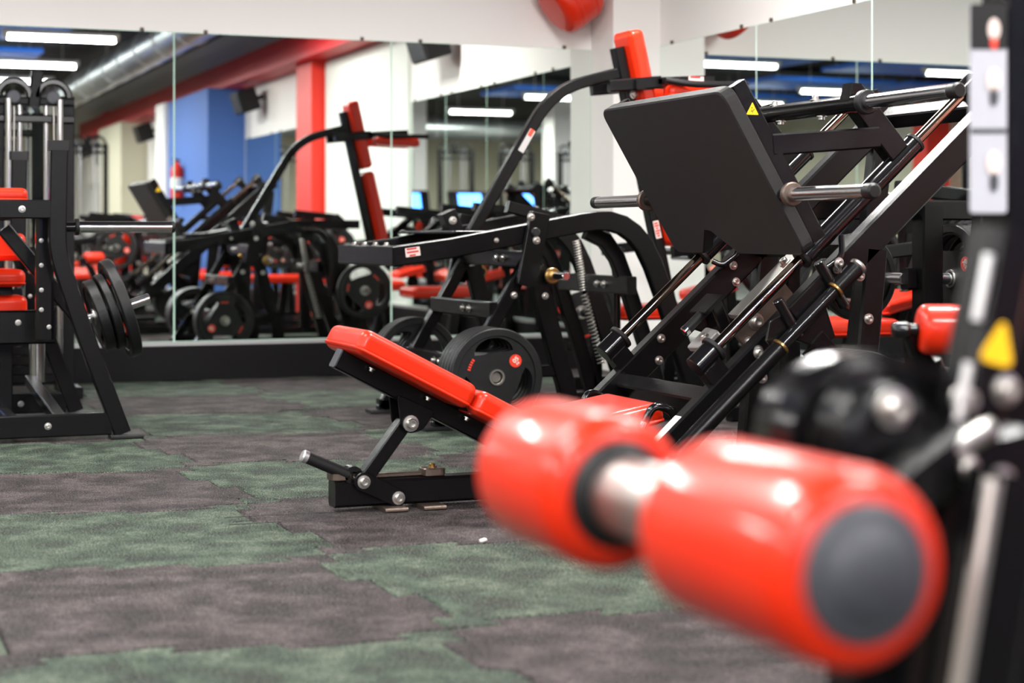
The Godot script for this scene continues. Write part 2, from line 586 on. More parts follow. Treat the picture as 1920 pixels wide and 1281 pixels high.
func build_lamps() -> void:
	var kinds := [[2.42, "above the right aisle"], [-0.9, "above the middle aisle"], [-4.2, "above the left aisle"]]
	var rows := [7.1, 4.05, 0.95, -2.15, -4.6, -8.0, -11.4]
	var names := ["row nearest the front mirror wall", "second row from the front mirror wall", "third row from the front mirror wall", "fourth row from the front mirror wall", "fifth row from the front mirror wall", "sixth row from the front mirror wall", "row nearest the back wall"]
	for r in rows.size():
		for k in kinds:
			var at := V(k[0] + (0.8 if r < 2 else 0.0), 2.92, rows[r])
			var t := thing("tube_lamp", "white tube lamp %s, %s" % [k[1], names[r]], "lamp", at, "fluorescent tube lamps under the dark ceiling")
			var g := G.new()
			g.box(at + Vector3(0, 0.035, 0), Vector3(1.2, 0.045, 0.10), 0.008)
			obj("housing", g, M.lamp_body, t)
			for s in [-1.0, 1.0]:
				g = G.new()
				g.box(at + Vector3(0.575 * s, 0.0, 0), Vector3(0.05, 0.05, 0.05), 0.008)
				obj("socket", g, M.lamp_body, t)
				g = G.new()
				g.tube([at + Vector3(0.4 * s, 0.05, 0), at + Vector3(0.4 * s, CEIL - 2.92, 0)], 0.006, 8)
				obj("hanger", g, M.steel, t)
			g = G.new()
			g.cyl(at + Vector3(-0.55, -0.012, 0), at + Vector3(0.55, -0.012, 0), 0.019, 14)
			obj("tube", g, M.tube, t)
			var l := AreaLight3D.new()
			l.name = "light"
			l.area_size = Vector2(1.1, 0.09)
			l.light_color = Color(1.0, 0.99, 0.975)
			l.light_energy = 9.0
			l.shadow_enabled = true
			l.rotation_degrees.x = -90.0
			l.position = Vector3(0, -0.04, 0)
			t.add_child(l)

func mirror(called: String, label: String, a: Vector3, b: Vector3, inward: Vector3) -> void:
	# a, b: lower corners along the wall
	var c := (a + b) / 2 + Vector3(0, (TOP - LOW) / 2, 0)
	var t := thing(called, label, "mirror", (a + b) / 2, "wall mirrors")
	var along := (b - a).normalized()
	var w := (b - a).length()
	var h := TOP - LOW
	var x := along * (w / 2 - 0.0045)
	var y := Vector3.UP * (h / 2 - 0.0045)
	var f := c + inward * 0.006
	var g := G.new()
	g.flat(f - x - y, f + x - y, f + x + y, f - x + y, inward)
	obj("mirror_face", g, M.mirror, t)
	g = G.new()
	var ox := along * (w / 2 - 0.0005)
	var oy := Vector3.UP * (h / 2)
	var k := c + inward * 0.0005
	for s in [-1.0, 1.0]:
		g.flat(f + x * s - y, f + x * s + y, k + ox * s + oy, k + ox * s - oy, (inward + along * s).normalized())
		g.flat(f + y * s - x, f + y * s + x, k + oy * s + ox, k + oy * s - ox, (inward + Vector3.UP * s).normalized())
	g.flat(k - ox - oy, k + ox - oy, k + ox + oy, k - ox + oy, -inward)
	obj("ground_edge", g, M.glass_edge, t)
	for s in [-0.36, 0.36]:
		g = G.new()
		g.box(c + along * (w * s) + Vector3.UP * (h / 2 + 0.006) + inward * 0.006, Vector3(0.02, 0.022, 0.012) if absf(along.x) > 0.5 else Vector3(0.012, 0.022, 0.02), 0.003)
		obj("clip", g, M.raw_steel, t)

func build_mirrors() -> void:
	var u := [4.48, 3.181, 1.892, 0.603, -0.69, -1.98, -3.27, -4.56, -5.85, -7.14]
	var where := ["beside the white corner column", "second from the corner column", "third from the corner column", "fourth from the corner column", "fifth from the corner column", "sixth from the corner column", "seventh from the corner column", "eighth from the corner column", "last before the left wall"]
	for i in u.size() - 1:
		mirror("wall_mirror", "tall frameless mirror panel on the front wall, %s" % where[i], V(u[i + 1], LOW, WV), V(u[i], LOW, WV), Vector3(0, 0, 1))
	var v := [9.719, 8.523, 7.384, 6.44, 5.5]
	var at := ["beside the corner column", "second from the corner column", "third from the corner column", "last before the plain grey wall"]
	for i in 4:
		mirror("wall_mirror", "tall frameless mirror panel on the right wall, %s" % at[i], V(WU, LOW, v[i + 1]), V(WU, LOW, v[i]), Vector3(-1, 0, 0))
	for i in 2:
		mirror("wall_mirror", "mirror panel on the right wall behind the red pillar, %s" % ["next to the pillar", "next to the blue-glow pier"][i], V(WU, LOW, 0.7 - 1.5 * i), V(WU, LOW, 2.2 - 1.5 * i), Vector3(-1, 0, 0))

func build_ceiling_things() -> void:
	var t := thing("ventilation_duct", "long silver spiral ventilation duct under the ceiling beside the red beam", "duct", V(3.55, 2.72, -3.0))
	var g := G.new()
	g.cyl(V(3.55, 2.95, -14.0), V(3.55, 2.95, 3.6), 0.2, 28)
	obj("pipe", g, M.duct, t)
	for k in 15:
		g = G.new()
		var v := -13.4 + k * 1.2
		g.cyl(V(3.55, 2.95, v), V(3.55, 2.95, v + 0.05), 0.212, 28)
		obj("band", g, M.alu, t)
	for k in 6:
		g = G.new()
		var v := -13.0 + k * 3.2
		g.box(V(3.55, 3.24, v), Vector3(0.03, 0.22, 0.02))
		obj("hanger", g, M.steel, t)
	t = thing("ventilation_duct", "silver spiral duct crossing the hall far behind the machines", "duct", V(-2.0, 2.5, -9.5))
	g = G.new()
	g.cyl(V(-7.0, 2.72, -9.5), V(3.2, 2.72, -9.5), 0.2, 28)
	obj("pipe", g, M.duct, t)
	for k in 9:
		g = G.new()
		g.cyl(V(-6.6 + k * 1.2, 2.72, -9.5), V(-6.55 + k * 1.2, 2.72, -9.5), 0.212, 28)
		obj("band", g, M.alu, t)
	for k in 4:
		g = G.new()
		g.box(V(-6.0 + k * 2.8, 3.12, -9.5), Vector3(0.02, 0.46, 0.03))
		obj("hanger", g, M.steel, t)
	var spots := [[1.6, 2.5, "in front of the third lamp row"], [1.6, -0.6, "between the third and fourth lamp rows"], [1.6, -3.4, "behind the fourth lamp row"], [-1.6, 5.55, "left of the second lamp row"], [-1.6, -0.6, "in the middle of the hall"], [-4.55, 2.5, "towards the left wall"], [-4.55, -3.4, "towards the left wall, further back"], [-1.6, -6.3, "towards the back wall"], [-6.9, -0.6, "against the left wall"], [-6.9, -3.4, "against the left wall, second"], [-6.9, -6.3, "against the left wall, third"], [-4.55, -0.6, "left of the middle of the hall"], [-4.55, -6.3, "at the left towards the back"], [-1.6, 2.5, "between the second and third lamp rows"], [-4.55, 5.55, "at the left near the front wall"]]
	for q in spots:
		var a := V(q[0], 3.14, q[1])
		t = thing("acoustic_baffle", "blue flat ceiling panel hung %s" % q[2], "ceiling panel", a, "blue panels under the dark ceiling")
		g = G.new()
		g.box(a, Vector3(2.1, 0.06, 1.5), 0.008)
		obj("panel", g, M.ceiling_blue, t)
		for s in [[-1, -1], [1, -1], [-1, 1], [1, 1]]:
			g = G.new()
			g.tube([a + Vector3(0.9 * s[0], 0.03, 0.6 * s[1]), a + Vector3(0.9 * s[0], CEIL - 3.14, 0.6 * s[1])], 0.005, 6)
			obj("hanger", g, M.steel, t)

func build_wall_things() -> void:
	# red padded cylinder high in the corner
	var a := V(4.13, 2.17, 9.83)
	var d := Vector3(0.80, 0.60, 0.0)
	var t := thing("padded_cylinder", "large red padded cylinder hung high in the corner by the column", "punching bag", V(4.2, 2.0, 9.83))
	var g := G.new()
	g.roll(a, a + d * 0.29, 0.185, 0.07, 40)
	obj("padding", g, M.red, t)
	for k in 2:
		g = G.new()
		g.lathe(a + d * (0.08 + k * 0.12), d, [Vector2(0.184, 0.0), Vector2(0.189, 0.006), Vector2(0.189, 0.02), Vector2(0.184, 0.026)], 40)
		obj("seam_band", g, M.red, t)
	g = G.new()
	g.tube([a + d * 0.2 + Vector3(0, 0.15, 0), V(4.29, CEIL - 0.002, 9.83)], 0.012, 8)
	obj("strap", g, M.black_matt, t)
	# speakers on the right wall
	for q in [[6.62, "above the mirrors behind the seated machines"], [0.13, "between the red pillar and the blue-glow pier"], [-6.6, "beyond the blue-glow pier"], [-12.4, "on the far white board"]]:
		var at := V(WU - (0.22 if q[0] > -9.0 else 0.28), 2.36, q[0])
		t = thing("speaker", "black speaker tilted down on the right wall, %s" % q[1], "speaker", at, "black speakers on the right wall")
		var xf := Transform3D(Basis.from_euler(Vector3(0, 0, 0.32)), at)
		g = G.new()
		g.rbox(xf, Vector3(0.22, 0.26, 0.40), 0.02)
		obj("cabinet", g, M.black_matt, t)
		g = G.new()
		g.rbox(xf * Transform3D(Basis(), Vector3(-0.112, 0, 0)), Vector3(0.012, 0.23, 0.37), 0.005, 2)
		obj("grille", g, M.rubber, t)
		g = G.new()
		g.beam(at + Vector3(0.08, 0.02, 0), at + Vector3(0.215, 0.06, 0), 0.06, 0.05, EV)
		obj("bracket", g, M.black, t)
	t = thing("poster_board", "white board on the right wall at the far end beside a red pillar", "board", V(WU - 0.03, 1.9, -12.4))
	g = slab(WU - 0.05, WU - 0.01, 1.75, 2.57, -13.9, -11.3)
	obj("board", g, M.white_print, t)
	# fire extinguishers
	for q in [[-2.35, 1.28, "on the blue-glow pier"], [-3.75, 1.05, "on the white pier"]]:
		var at := V(WU - 0.56 if q[0] < -3.4 else WU - 0.53, q[1], q[0])
		t = thing("fire_extinguisher", "red fire extinguisher with a white label hung %s" % q[2], "fire extinguisher", at, "fire extinguishers on the right wall")
		g = G.new()
		g.lathe(at, Vector3.UP, [Vector2(0, 0), Vector2(0.07, 0), Vector2(0.08, 0.012), Vector2(0.08, 0.36), Vector2(0.066, 0.41), Vector2(0.03, 0.45), Vector2(0.025, 0.48), Vector2(0, 0.48)], 24)
		obj("cylinder", g, M.red, t)
		g = G.new()
		g.lathe(at + Vector3(0, 0.14, 0), Vector3.UP, [Vector2(0.0805, 0), Vector2(0.082, 0.002), Vector2(0.082, 0.13), Vector2(0.0805, 0.132)], 24)
		obj("label", g, M.white_print, t)
		g = G.new()
		g.beam(at + Vector3(-0.06, 0.51, 0), at + Vector3(0.04, 0.49, 0), 0.03, 0.025, EV)
		obj("valve_lever", g, M.black, t)
		g = G.new()
		g.tube(soft([at + Vector3(0, 0.48, 0.02), at + Vector3(-0.04, 0.44, 0.09), at + Vector3(-0.05, 0.25, 0.095), at + Vector3(-0.05, 0.12, 0.09)], 0.05), 0.011, 8)
		obj("hose", g, M.black, t)

# ---- weight plates: three grip holes, raised rim in steps, steel hub, red weight disc ----
func plate_mesh(r: float, th: float) -> Mesh:
	var key := "%s_%s" % [r, th]
	if plate_meshes.has(key):
		return plate_meshes[key]
	var g := G.new()
	var seg := 72
	var hub := 0.030
	var mid := r * 0.655
	var hw := r * 0.15
	var ha := deg_to_rad(37.0)
	var rim := r * 0.83
	var dirs := PackedVector3Array()
	var rin := []
	var rout := []
	for j in seg + 1:
		var a := TAU * j / seg
		dirs.append(Vector3(cos(a), sin(a), 0))
		var off := fposmod(a - PI / 2 + PI / 3, TAU / 3) - PI / 3
		var w := 0.0
		if absf(off) < ha:
			w = hw * sqrt(1.0 - pow(off / ha, 2.0))
		rin.append(mid - w)
		rout.append(mid + w)
	var web := th / 2 - 0.006
	var full := th / 2
	for j in seg:
		var d0 := dirs[j]
		var d1 := dirs[j + 1]
		var a := TAU * (j + 0.5) / seg
		for s in [1.0, -1.0]:
			var z := Vector3(0, 0, s)
			# web, both sides of the holes
			g.flat(d0 * hub + z * web, d1 * hub + z * web, d1 * rin[j + 1] + z * web, d0 * rin[j] + z * web, z)
			g.flat(d0 * rout[j] + z * web, d1 * rout[j + 1] + z * web, d1 * rim + z * web, d0 * rim + z * web, z)
			g.flat(d0 * rim + z * web, d1 * rim + z * web, d1 * (rim + 0.003) + z * full, d0 * (rim + 0.003) + z * full, (z * 0.4 - d0).normalized())
			g.quad(d0 * (rim + 0.003) + z * full, d1 * (rim + 0.003) + z * full, d1 * (r - 0.006) + z * full, d0 * (r - 0.006) + z * full, z, z, z, z)
			g.quad(d0 * (r - 0.006) + z * full, d1 * (r - 0.006) + z * full, d1 * r + z * (full - 0.006), d0 * r + z * (full - 0.006), (z + d0 * 0.3).normalized(), (z + d1 * 0.3).normalized(), d1, d0)
		var zz := Vector3(0, 0, full - 0.006)
		g.quad(d0 * r + zz, d1 * r + zz, d1 * r - zz, d0 * r - zz, d0, d1, d1, d0)
		if rout[j] - rin[j] > 0.0005 or rout[j + 1] - rin[j + 1] > 0.0005:
			var zw := Vector3(0, 0, web)
			g.quad(d0 * rin[j] + zw, d1 * rin[j + 1] + zw, d1 * rin[j + 1] - zw, d0 * rin[j] - zw, d0, d1, d1, d0)
			g.quad(d0 * rout[j] + zw, d1 * rout[j + 1] + zw, d1 * rout[j + 1] - zw, d0 * rout[j] - zw, -d0, -d1, -d1, -d0)
	plate_meshes[key] = g.mesh()
	return plate_meshes[key]

func text_mesh(s: String, size: float, depth := 0.001) -> TextMesh:
	var key := "text_%s_%s" % [s, size]
	if plate_meshes.has(key):
		return plate_meshes[key]
	var f := SystemFont.new()
	f.font_names = PackedStringArray(["Droid Sans"])
	f.font_weight = 700
	var t := TextMesh.new()
	t.text = s
	t.font = f
	t.font_size = 32
	t.pixel_size = size / 32.0
	t.depth = depth
	plate_meshes[key] = t
	return t

# at: middle of the plate; axis: from its back to its lettered face
func plate(at: Vector3, axis: Vector3, spin: float, label: String, group: String, r := 0.205, th := 0.036, weight := "20", lettered := true) -> Node3D:
	var t := thing("weight_plate", label, "weight plate", at, group)
	var z := axis.normalized()
	var x := (Vector3.UP.cross(z)).normalized() if absf(z.y) < 0.95 else Vector3.RIGHT
	var b := Basis(x, z.cross(x), z).rotated(z, spin)
	put("disc", plate_mesh(r, th), M.rubber, t, Transform3D(b, at))
	var key := "hub_%s" % th
	if not plate_meshes.has(key):
		var g := G.new()
		var w := th / 2
		g.lathe(Vector3.ZERO, Vector3(0, 0, 1), [Vector2(0.0255, -w), Vector2(0.034, -w), Vector2(0.034, w), Vector2(0.0335, w + 0.001), Vector2(0.0265, w + 0.001), Vector2(0.0255, w - 0.002), Vector2(0.0255, -w)], 28)
		plate_meshes[key] = g.mesh()
	put("hub_ring", plate_meshes[key], M.steel, t, Transform3D(b, at))
	if lettered:
		if not plate_meshes.has("dot"):
			var g := G.new()
			g.cyl(Vector3.ZERO, Vector3(0, 0, 0.0025), 0.0275, 28, 0.001)
			plate_meshes["dot"] = g.mesh()
		for side in [1.0, -1.0]:
			var zz: Vector3 = z * side
			var bs := b if side > 0.0 else b * Basis(Vector3(0, 1, 0), PI)
			var face: Vector3 = at + zz * (th / 2 - 0.006)
			var o1 := (bs * Vector3(cos(0.55), sin(0.55), 0)) * (r * 0.52)
			var dot := put("weight_disc", plate_meshes["dot"], M.label_red, t, Transform3D(bs, face + o1))
			var lt := put("number", text_mesh(weight, 0.026), M.white_print, dot)
			lt.position = Vector3(0.0, 0.005, 0.003)
			lt.rotation.z = 0.6
			var kg := put("unit", text_mesh("KG", 0.012), M.white_print, dot)
			kg.position = Vector3(0.008, -0.011, 0.003)
			kg.rotation.z = 0.6
			for k in 2:
				var ang := -PI / 2 if k == 0 else PI * 0.82
				var g2 := G.new()
				for q in 5:
					var a2 := ang + (q - 2) * 0.085
					var bb2 := bs * Basis(Vector3(0, 0, 1), a2 + PI / 2)
					g2.rbox(Transform3D(bb2, bs * Vector3(cos(a2), sin(a2), 0) * (r * 0.62)), Vector3(0.0075, 0.013, 0.0016), 0.0008, 1)
				put("red_mark", g2.mesh(), M.label_red, t, Transform3D(Basis(), face + zz * 0.0008))
	return t

# ---- a narrow label with lines of print ----
func sticker(parent: Node3D, called: String, xf: Transform3D, w: float, h: float, paper: Material, lines: int, ink: Material) -> void:
	var g := G.new()
	g.prism(xf, round_poly([Vector2(-w / 2, -h / 2), Vector2(w / 2, -h / 2), Vector2(w / 2, h / 2), Vector2(-w / 2, h / 2)], minf(w, h) * 0.08), 0.001, 0.0002)
	var s := obj(called, g, paper, parent)
	g = G.new()
	for k in lines:
		var y := h * (0.36 - 0.72 * k / maxf(1.0, lines - 1.0))
		var l := w * (0.40 if k % 3 != 2 else 0.25)
		var hh := h * 0.30 / maxf(lines, 2)
		g.flat(xf * Vector3(-l, y - hh, 0.0007), xf * Vector3(l * (0.7 + 0.3 * (k % 2)), y - hh, 0.0007), xf * Vector3(l * (0.7 + 0.3 * (k % 2)), y + hh, 0.0007), xf * Vector3(-l, y + hh, 0.0007), xf.basis.z.normalized())
	obj("print", g, ink, s)

func warning_triangle(parent: Node3D, xf: Transform3D, sz: float) -> void:
	var g := G.new()
	g.prism(xf, round_poly([Vector2(-sz / 2, -sz * 0.4), Vector2(sz / 2, -sz * 0.4), Vector2(0, sz * 0.5)], sz * 0.06), 0.001, 0.0002)
	var s := obj("warning_sticker", g, M.yellow, parent)
	g = G.new()
	var q := func(x: float, y: float) -> Vector3: return xf * Vector3(x * sz, y * sz, 0.0008)
	for l in [[-0.16, -0.14, 0.06, -0.14, 0.05], [0.03, -0.16, 0.16, 0.03, 0.05], [-0.02, -0.16, 0.0, -0.30, 0.04], [-0.10, -0.05, -0.02, -0.05, 0.05]]:
		var a := Vector2(l[0], l[1])
		var b := Vector2(l[2], l[3])
		var n2: Vector2 = (b - a).normalized().orthogonal() * (l[4] / 2)
		g.flat(q.call(a.x + n2.x, a.y + n2.y), q.call(b.x + n2.x, b.y + n2.y), q.call(b.x - n2.x, b.y - n2.y), q.call(a.x - n2.x, a.y - n2.y), xf.basis.z.normalized())
	var pts := PackedVector3Array()
	for k in 12:
		pts.append(q.call(-0.04 + 0.05 * cos(TAU * k / 12), 0.10 + 0.05 * sin(TAU * k / 12)))
	g.fan(pts, xf.basis.z.normalized())
	obj("pictogram", g, M.ink, s)

# cushion: rounded box with a piped lower seam
func cushion(parent: Node3D, called: String, xf: Transform3D, sz: Vector3, m: Material, r := 0.028) -> void:
	var g := G.new()
	g.rbox(xf, sz, r, 4)
	var c := obj(called, g, m, parent)
	g = G.new()
	var hx := sz.x / 2 + 0.002
	var hz := sz.z / 2 + 0.002
	g.prism(Transform3D(xf.basis * Basis(Vector3(1, 0, 0), Vector3(0, 0, 1), Vector3(0, -1, 0)), xf * Vector3(0, -sz.y * 0.30, 0)), round_poly([Vector2(-hx, -hz), Vector2(hx, -hz), Vector2(hx, hz), Vector2(-hx, hz)], r * 1.2, 5), 0.011, 0.004)
	obj("piping", g, m, c)

# ---- leg press: rails rise at 41.65 degrees; S(s, t, v) counts s up the rail and t off it ----
const LV := 5.10
func S(s: float, t: float, v: float) -> Vector3:
	var a := deg_to_rad(41.65)
	return V(2.531 + s * cos(a) - t * sin(a), 0.476 + s * sin(a) + t * cos(a), v)

func build_leg_press() -> void:
	var t := thing("leg_press", "black inclined leg press with a large foot plate and red back pad", "leg press", V(2.4, 0.0, LV))
	var g: G
	# base on the floor
	g = G.new()
	g.beam(V(1.43, 0.052, LV), V(3.45, 0.052, LV), 0.075, 0.078, EV, 0.006)
	obj("base_beam", g, M.black, t)
	for q in [[2.16, 0.42], [3.42, 0.46]]:
		g = G.new()
		g.beam(V(q[0], 0.045, LV - q[1]), V(q[0], 0.045, LV + q[1]), 0.075, 0.075, EU, 0.006)
		obj("cross_foot", g, M.black, t)
	for q in [[1.60, 0.05], [1.72, 0.055]]:
		g = G.new()
		g.box(V(q[0], 0.007, LV - 0.03), Vector3(0.07, 0.013, 0.15), 0.003)
		obj("floor_pad", g, M.raw_steel, t)
	g = G.new()
	g.beam(V(1.50, 0.098, LV + 0.01), V(1.74, 0.098, LV + 0.01), 0.03, 0.014, EV, 0.003)
	obj("adjusting_bar", g, M.raw_steel, t)
	for q in [1.455, 1.745]:
		g = G.new()
		g.prism(frame_of(V(q, 0.104, LV), EU, EV), round_poly([Vector2(-0.035, -0.035), Vector2(0.035, -0.035), Vector2(0.035, 0.035), Vector2(-0.035, 0.035)], 0.02), 0.024, 0.003)
		obj("end_stop", g, M.raw_steel, t)
		bolt(t, V(q, 0.116, LV), Vector3.UP, 0.009, M.brass)
	# back rest: pads on an inclined beam
	var da := Vector3(0.886, -0.463, 0).normalized()
	var db := Vector3(0.463, 0.886, 0).normalized()
	g = G.new()
	g.beam(V(1.445, 0.455, LV), V(1.445, 0.455, LV) + da * 0.86, 0.062, 0.06, EV, 0.004)
	var bb := obj("back_beam", g, M.black, t)
	g = G.new()
	g.beam(V(1.445, 0.455, LV) - da * 0.004, V(1.445, 0.455, LV) + da * 0.003, 0.06, 0.058, EV, 0.004)
	obj("end_cap", g, M.rubber_cap, bb)
	g = G.new()
	g.beam(V(1.56, 0.435, LV) , V(1.56, 0.435, LV) + da * 0.55, 0.24, 0.014, EV, 0.003)
	obj("pad_board", g, M.black, t)
	var p0 := V(1.47, 0.508, LV)
	cushion(t, "back_pad", frame_of(p0 + da * 0.19 + db * 0.008, da, db), Vector3(0.40, 0.078, 0.36), M.red, 0.027)
	cushion(t, "back_pad", frame_of(p0 + da * 0.54 + db * 0.006, da, db), Vector3(0.29, 0.078, 0.36), M.red, 0.027)
	for q in [0.10, 0.30, 0.44, 0.56]:
		bolt(t, p0 + da * q - db * 0.042 + Vector3(0, 0, 0.05), -db, 0.007)
	# seat and its grips
	var sa := Vector3(0.985, 0.17, 0).normalized()
	cushion(t, "seat_pad", frame_of(V(2.27, 0.245, LV), sa, Vector3.UP), Vector3(0.34, 0.07, 0.40), M.red, 0.03)
	g = G.new()
	g.beam(V(2.12, 0.09, LV), V(2.27, 0.21, LV), 0.07, 0.07, EV)
	obj("seat_support", g, M.black, t)
	for s in [-1.0, 1.0]:
		g = G.new()
		g.tube(soft([V(2.34, 0.235, LV + 0.235 * s), V(2.37, 0.305, LV + 0.245 * s), V(2.43, 0.29, LV + 0.25 * s), V(2.46, 0.22, LV + 0.26 * s)], 0.05), 0.013, 12)
		var gr := obj("seat_grip", g, M.black_gloss, t)
		g = G.new()
		g.cyl(V(2.339, 0.232, LV + 0.235 * s), V(2.348, 0.255, LV + 0.237 * s), 0.0145, 14)
		obj("collar", g, M.chrome, gr)
	# height adjustment under the back rest
	var k0 := V(1.645, 0.345, LV)
	for s in [-1.0, 1.0]:
		g = G.new()
		g.prism(frame_of(k0 + Vector3(0.02, -0.035, 0.045 * s), EU, Vector3.UP), round_poly([Vector2(-0.045, 0.035), Vector2(0.075, -0.02), Vector2(0.035, -0.075), Vector2(-0.01, -0.085), Vector2(-0.035, -0.06)], 0.015), 0.008, 0.002)
		obj("clevis", g, M.black, t)
	g = G.new()
	g.beam(V(1.655, 0.255, LV), V(1.535, 0.10, LV), 0.055, 0.042, EV, 0.003)
	obj("prop_arm", g, M.black, t)
	bolt(t, V(1.66, 0.257, LV - 0.05), -EV, 0.016)
	for s in [-1.0, 1.0]:
		g = G.new()
		var mid := V(1.566, 0.063, LV + 0.052 * s)
		var dx := Vector3(0.105, -0.052, 0).normalized()
		var outl := PackedVector2Array()
		for k in 9:
			outl.append(Vector2(-0.06, 0) + Vector2(cos(PI / 2 + PI * k / 8), sin(PI / 2 + PI * k / 8)) * 0.029)
		for k in 9:
			outl.append(Vector2(0.06, 0) + Vector2(cos(-PI / 2 + PI * k / 8), sin(-PI / 2 + PI * k / 8)) * 0.026)
		g.prism(frame_of(mid, dx, Vector3.UP), outl, 0.008, 0.002)
		obj("link_plate", g, M.black, t)
		bolt(t, mid - dx * 0.06 + Vector3(0, 0, -s * 0.004), Vector3(0, 0, -s), 0.013)
		bolt(t, mid + dx * 0.06 + Vector3(0, 0, -s * 0.004), Vector3(0, 0, -s), 0.013)
	g = G.new()
	g.cyl(V(1.35, 0.165, LV - 0.02), V(1.475, 0.108, LV - 0.02), 0.018, 18)
	var hd := obj("pull_handle", g, M.black_matt, t)
	g = G.new()
	g.cyl(V(1.333, 0.173, LV - 0.02), V(1.352, 0.164, LV - 0.02), 0.0195, 18, 0.004)
	obj("handle_cap", g, M.alu, hd)
	g = G.new()
	g.lathe(V(1.488, 0.107, LV - 0.035), EV, [Vector2(0.012, 0), Vector2(0.028, 0), Vector2(0.028, 0.05), Vector2(0.012, 0.05), Vector2(0.012, 0)], 18)
	obj("pivot_sleeve", g, M.black_gloss, t)
	# rails, rods and stands, the same on both sides
	for s in [-1.0, 1.0]:
		var rv: float = LV + 0.333 * s
		g = G.new()
		g.beam(S(-0.54, -0.1165, rv), S(1.33, -0.1165, rv), 0.058, 0.093, EV, 0.005)
		var rail := obj("rail", g, M.black, t)
		for q in [[0.10, -0.095], [0.045, -0.145], [0.47, -0.095], [0.44, -0.145]]:
			bolt(rail, S(q[0], q[1], rv - 0.029), -EV, 0.010)
		sticker(rail, "safety_label", frame_of(S(-0.275, -0.0695, rv), EV, S(1, 0, 0) - S(0, 0, 0)), 0.04, 0.11, M.white_print, 11, M.ink)
		# rod, its lower housing and block
		g = G.new()
		g.cyl(S(0.0, 0.0, rv), S(1.22, 0.0, rv), 0.0175, 24)
		obj("guide_rod", g, M.rod, t)
		g = G.new()
		g.cyl(S(-0.085, 0.0, rv), S(-0.004, 0.0, rv), 0.036, 28, 0.003)
		var hs := obj("rod_housing", g, M.black_gloss, t)
		g = G.new()
		g.cyl(S(-0.006, 0.0, rv), S(0.008, 0.0, rv), 0.044, 28, 0.002)
		obj("collar", g, M.black_matt, hs)
		g = G.new()
		g.beam(S(-0.082, -0.045, rv), S(-0.012, -0.045, rv), 0.056, 0.058, EV, 0.002)
		obj("block", g, M.black, hs)
		g = G.new()
		for k in 14:
			g.lathe(S(-0.082 + 0.005 * k, -0.024 + 0.002 * (k % 2), rv - 0.029 * 1.0), S(1, 0, 0) - S(0, 0, 0), [Vector2(0, 0), Vector2(0.004, 0.002), Vector2(0, 0.005)], 6, true)
		obj("weld", g, M.black_gloss, hs)
		g = G.new()
		g.cyl(S(1.20, 0.0, rv), S(1.27, 0.0, rv), 0.034, 24, 0.003)
		g.beam(S(1.21, -0.045, rv), S(1.26, -0.045, rv), 0.05, 0.06, EV, 0.002)
		obj("rod_head", g, M.black_gloss, t)
		# stands
		g = G.new()
		g.sweep([S(0.62, -0.15, rv), V(3.02, 0.045, rv)], 0.058, 0.08, EV, 0.005)
		var st := obj("stand", g, M.black, t)
		for q in [[3.06, 0.56], [3.045, 0.40]]:
			bolt(st, V(q[0], q[1], rv - 0.029), -EV, 0.011)
		g = G.new()
		g.sweep([S(1.25, -0.15, rv), V(3.42, 0.045, rv)], 0.058, 0.08, EV, 0.005)
		obj("rear_stand", g, M.black, t)
		g = G.new()
		g.beam(V(2.14, 0.045, rv), V(3.44, 0.045, rv), 0.05, 0.07, EV, 0.005)
		obj("side_foot", g, M.black, t)
		g = G.new()
		g.prism(frame_of(S(0.30, -0.22, rv - 0.01), S(1, 0, 0) - S(0, 0, 0), S(0, 1, 0) - S(0, 0, 0)), PackedVector2Array([Vector2(-0.09, 0.07), Vector2(0.07, 0.07), Vector2(0.03, -0.03), Vector2(-0.03, -0.03)]), 0.03, 0.003)
		obj("gusset", g, M.black, t)
	g = G.new()
	g.beam(V(2.86, 0.49, LV - 0.36), V(3.10, 0.25, LV - 0.36), 0.012, 0.10, EV, 0.002)
	obj("brace_plate", g, M.black, t)
	for q in [[1.28, -0.1165], [0.60, -0.12], [-0.10, -0.125]]:
		g = G.new()
		g.beam(S(q[0], q[1], LV - 0.32), S(q[0], q[1], LV + 0.32), 0.06, 0.06, S(1, 0, 0) - S(0, 0, 0), 0.004)
		obj("cross_bar", g, M.black, t)
	# turning stop tube on the near side, with its lock plates
	g = G.new()
	g.cyl(S(-0.45, -0.108, LV - 0.435), S(0.13, -0.108, LV - 0.435), 0.027, 28)
	var tb := obj("stop_tube", g, M.black, t)
	g = G.new()
	g.cyl(S(0.395, -0.108, LV - 0.435), S(0.49, -0.108, LV - 0.435), 0.027, 28)
	obj("stop_tube_end", g, M.black, tb)
	g = G.new()
	g.cyl(S(0.49, -0.108, LV - 0.435), S(0.507, -0.108, LV - 0.435), 0.028, 28, 0.005)
	obj("grey_cap", g, M.steel, tb)
	for q in [0.13, 0.385]:
		g = G.new()
		g.cyl(S(q, -0.108, LV - 0.435), S(q + 0.01, -0.108, LV - 0.435), 0.029, 28, 0.002)
		obj("brass_ring", g, M.brass, tb)
	g = G.new()
	g.cyl(S(0.14, -0.108, LV - 0.435), S(0.385, -0.108, LV - 0.435), 0.02, 20)
	obj("inner_shaft", g, M.black_gloss, tb)
	g = G.new()
	g.prism(frame_of(S(0.315, -0.09, LV - 0.41), S(1, 0, 0) - S(0, 0, 0), S(0, 1, 0) - S(0, 0, 0)), PackedVector2Array([Vector2(-0.075, -0.035), Vector2(0.075, -0.035), Vector2(0.075, 0.04), Vector2(-0.075, 0.04)]), 0.012, 0.002)
	obj("lock_plate", g, M.black, t)
	g = G.new()
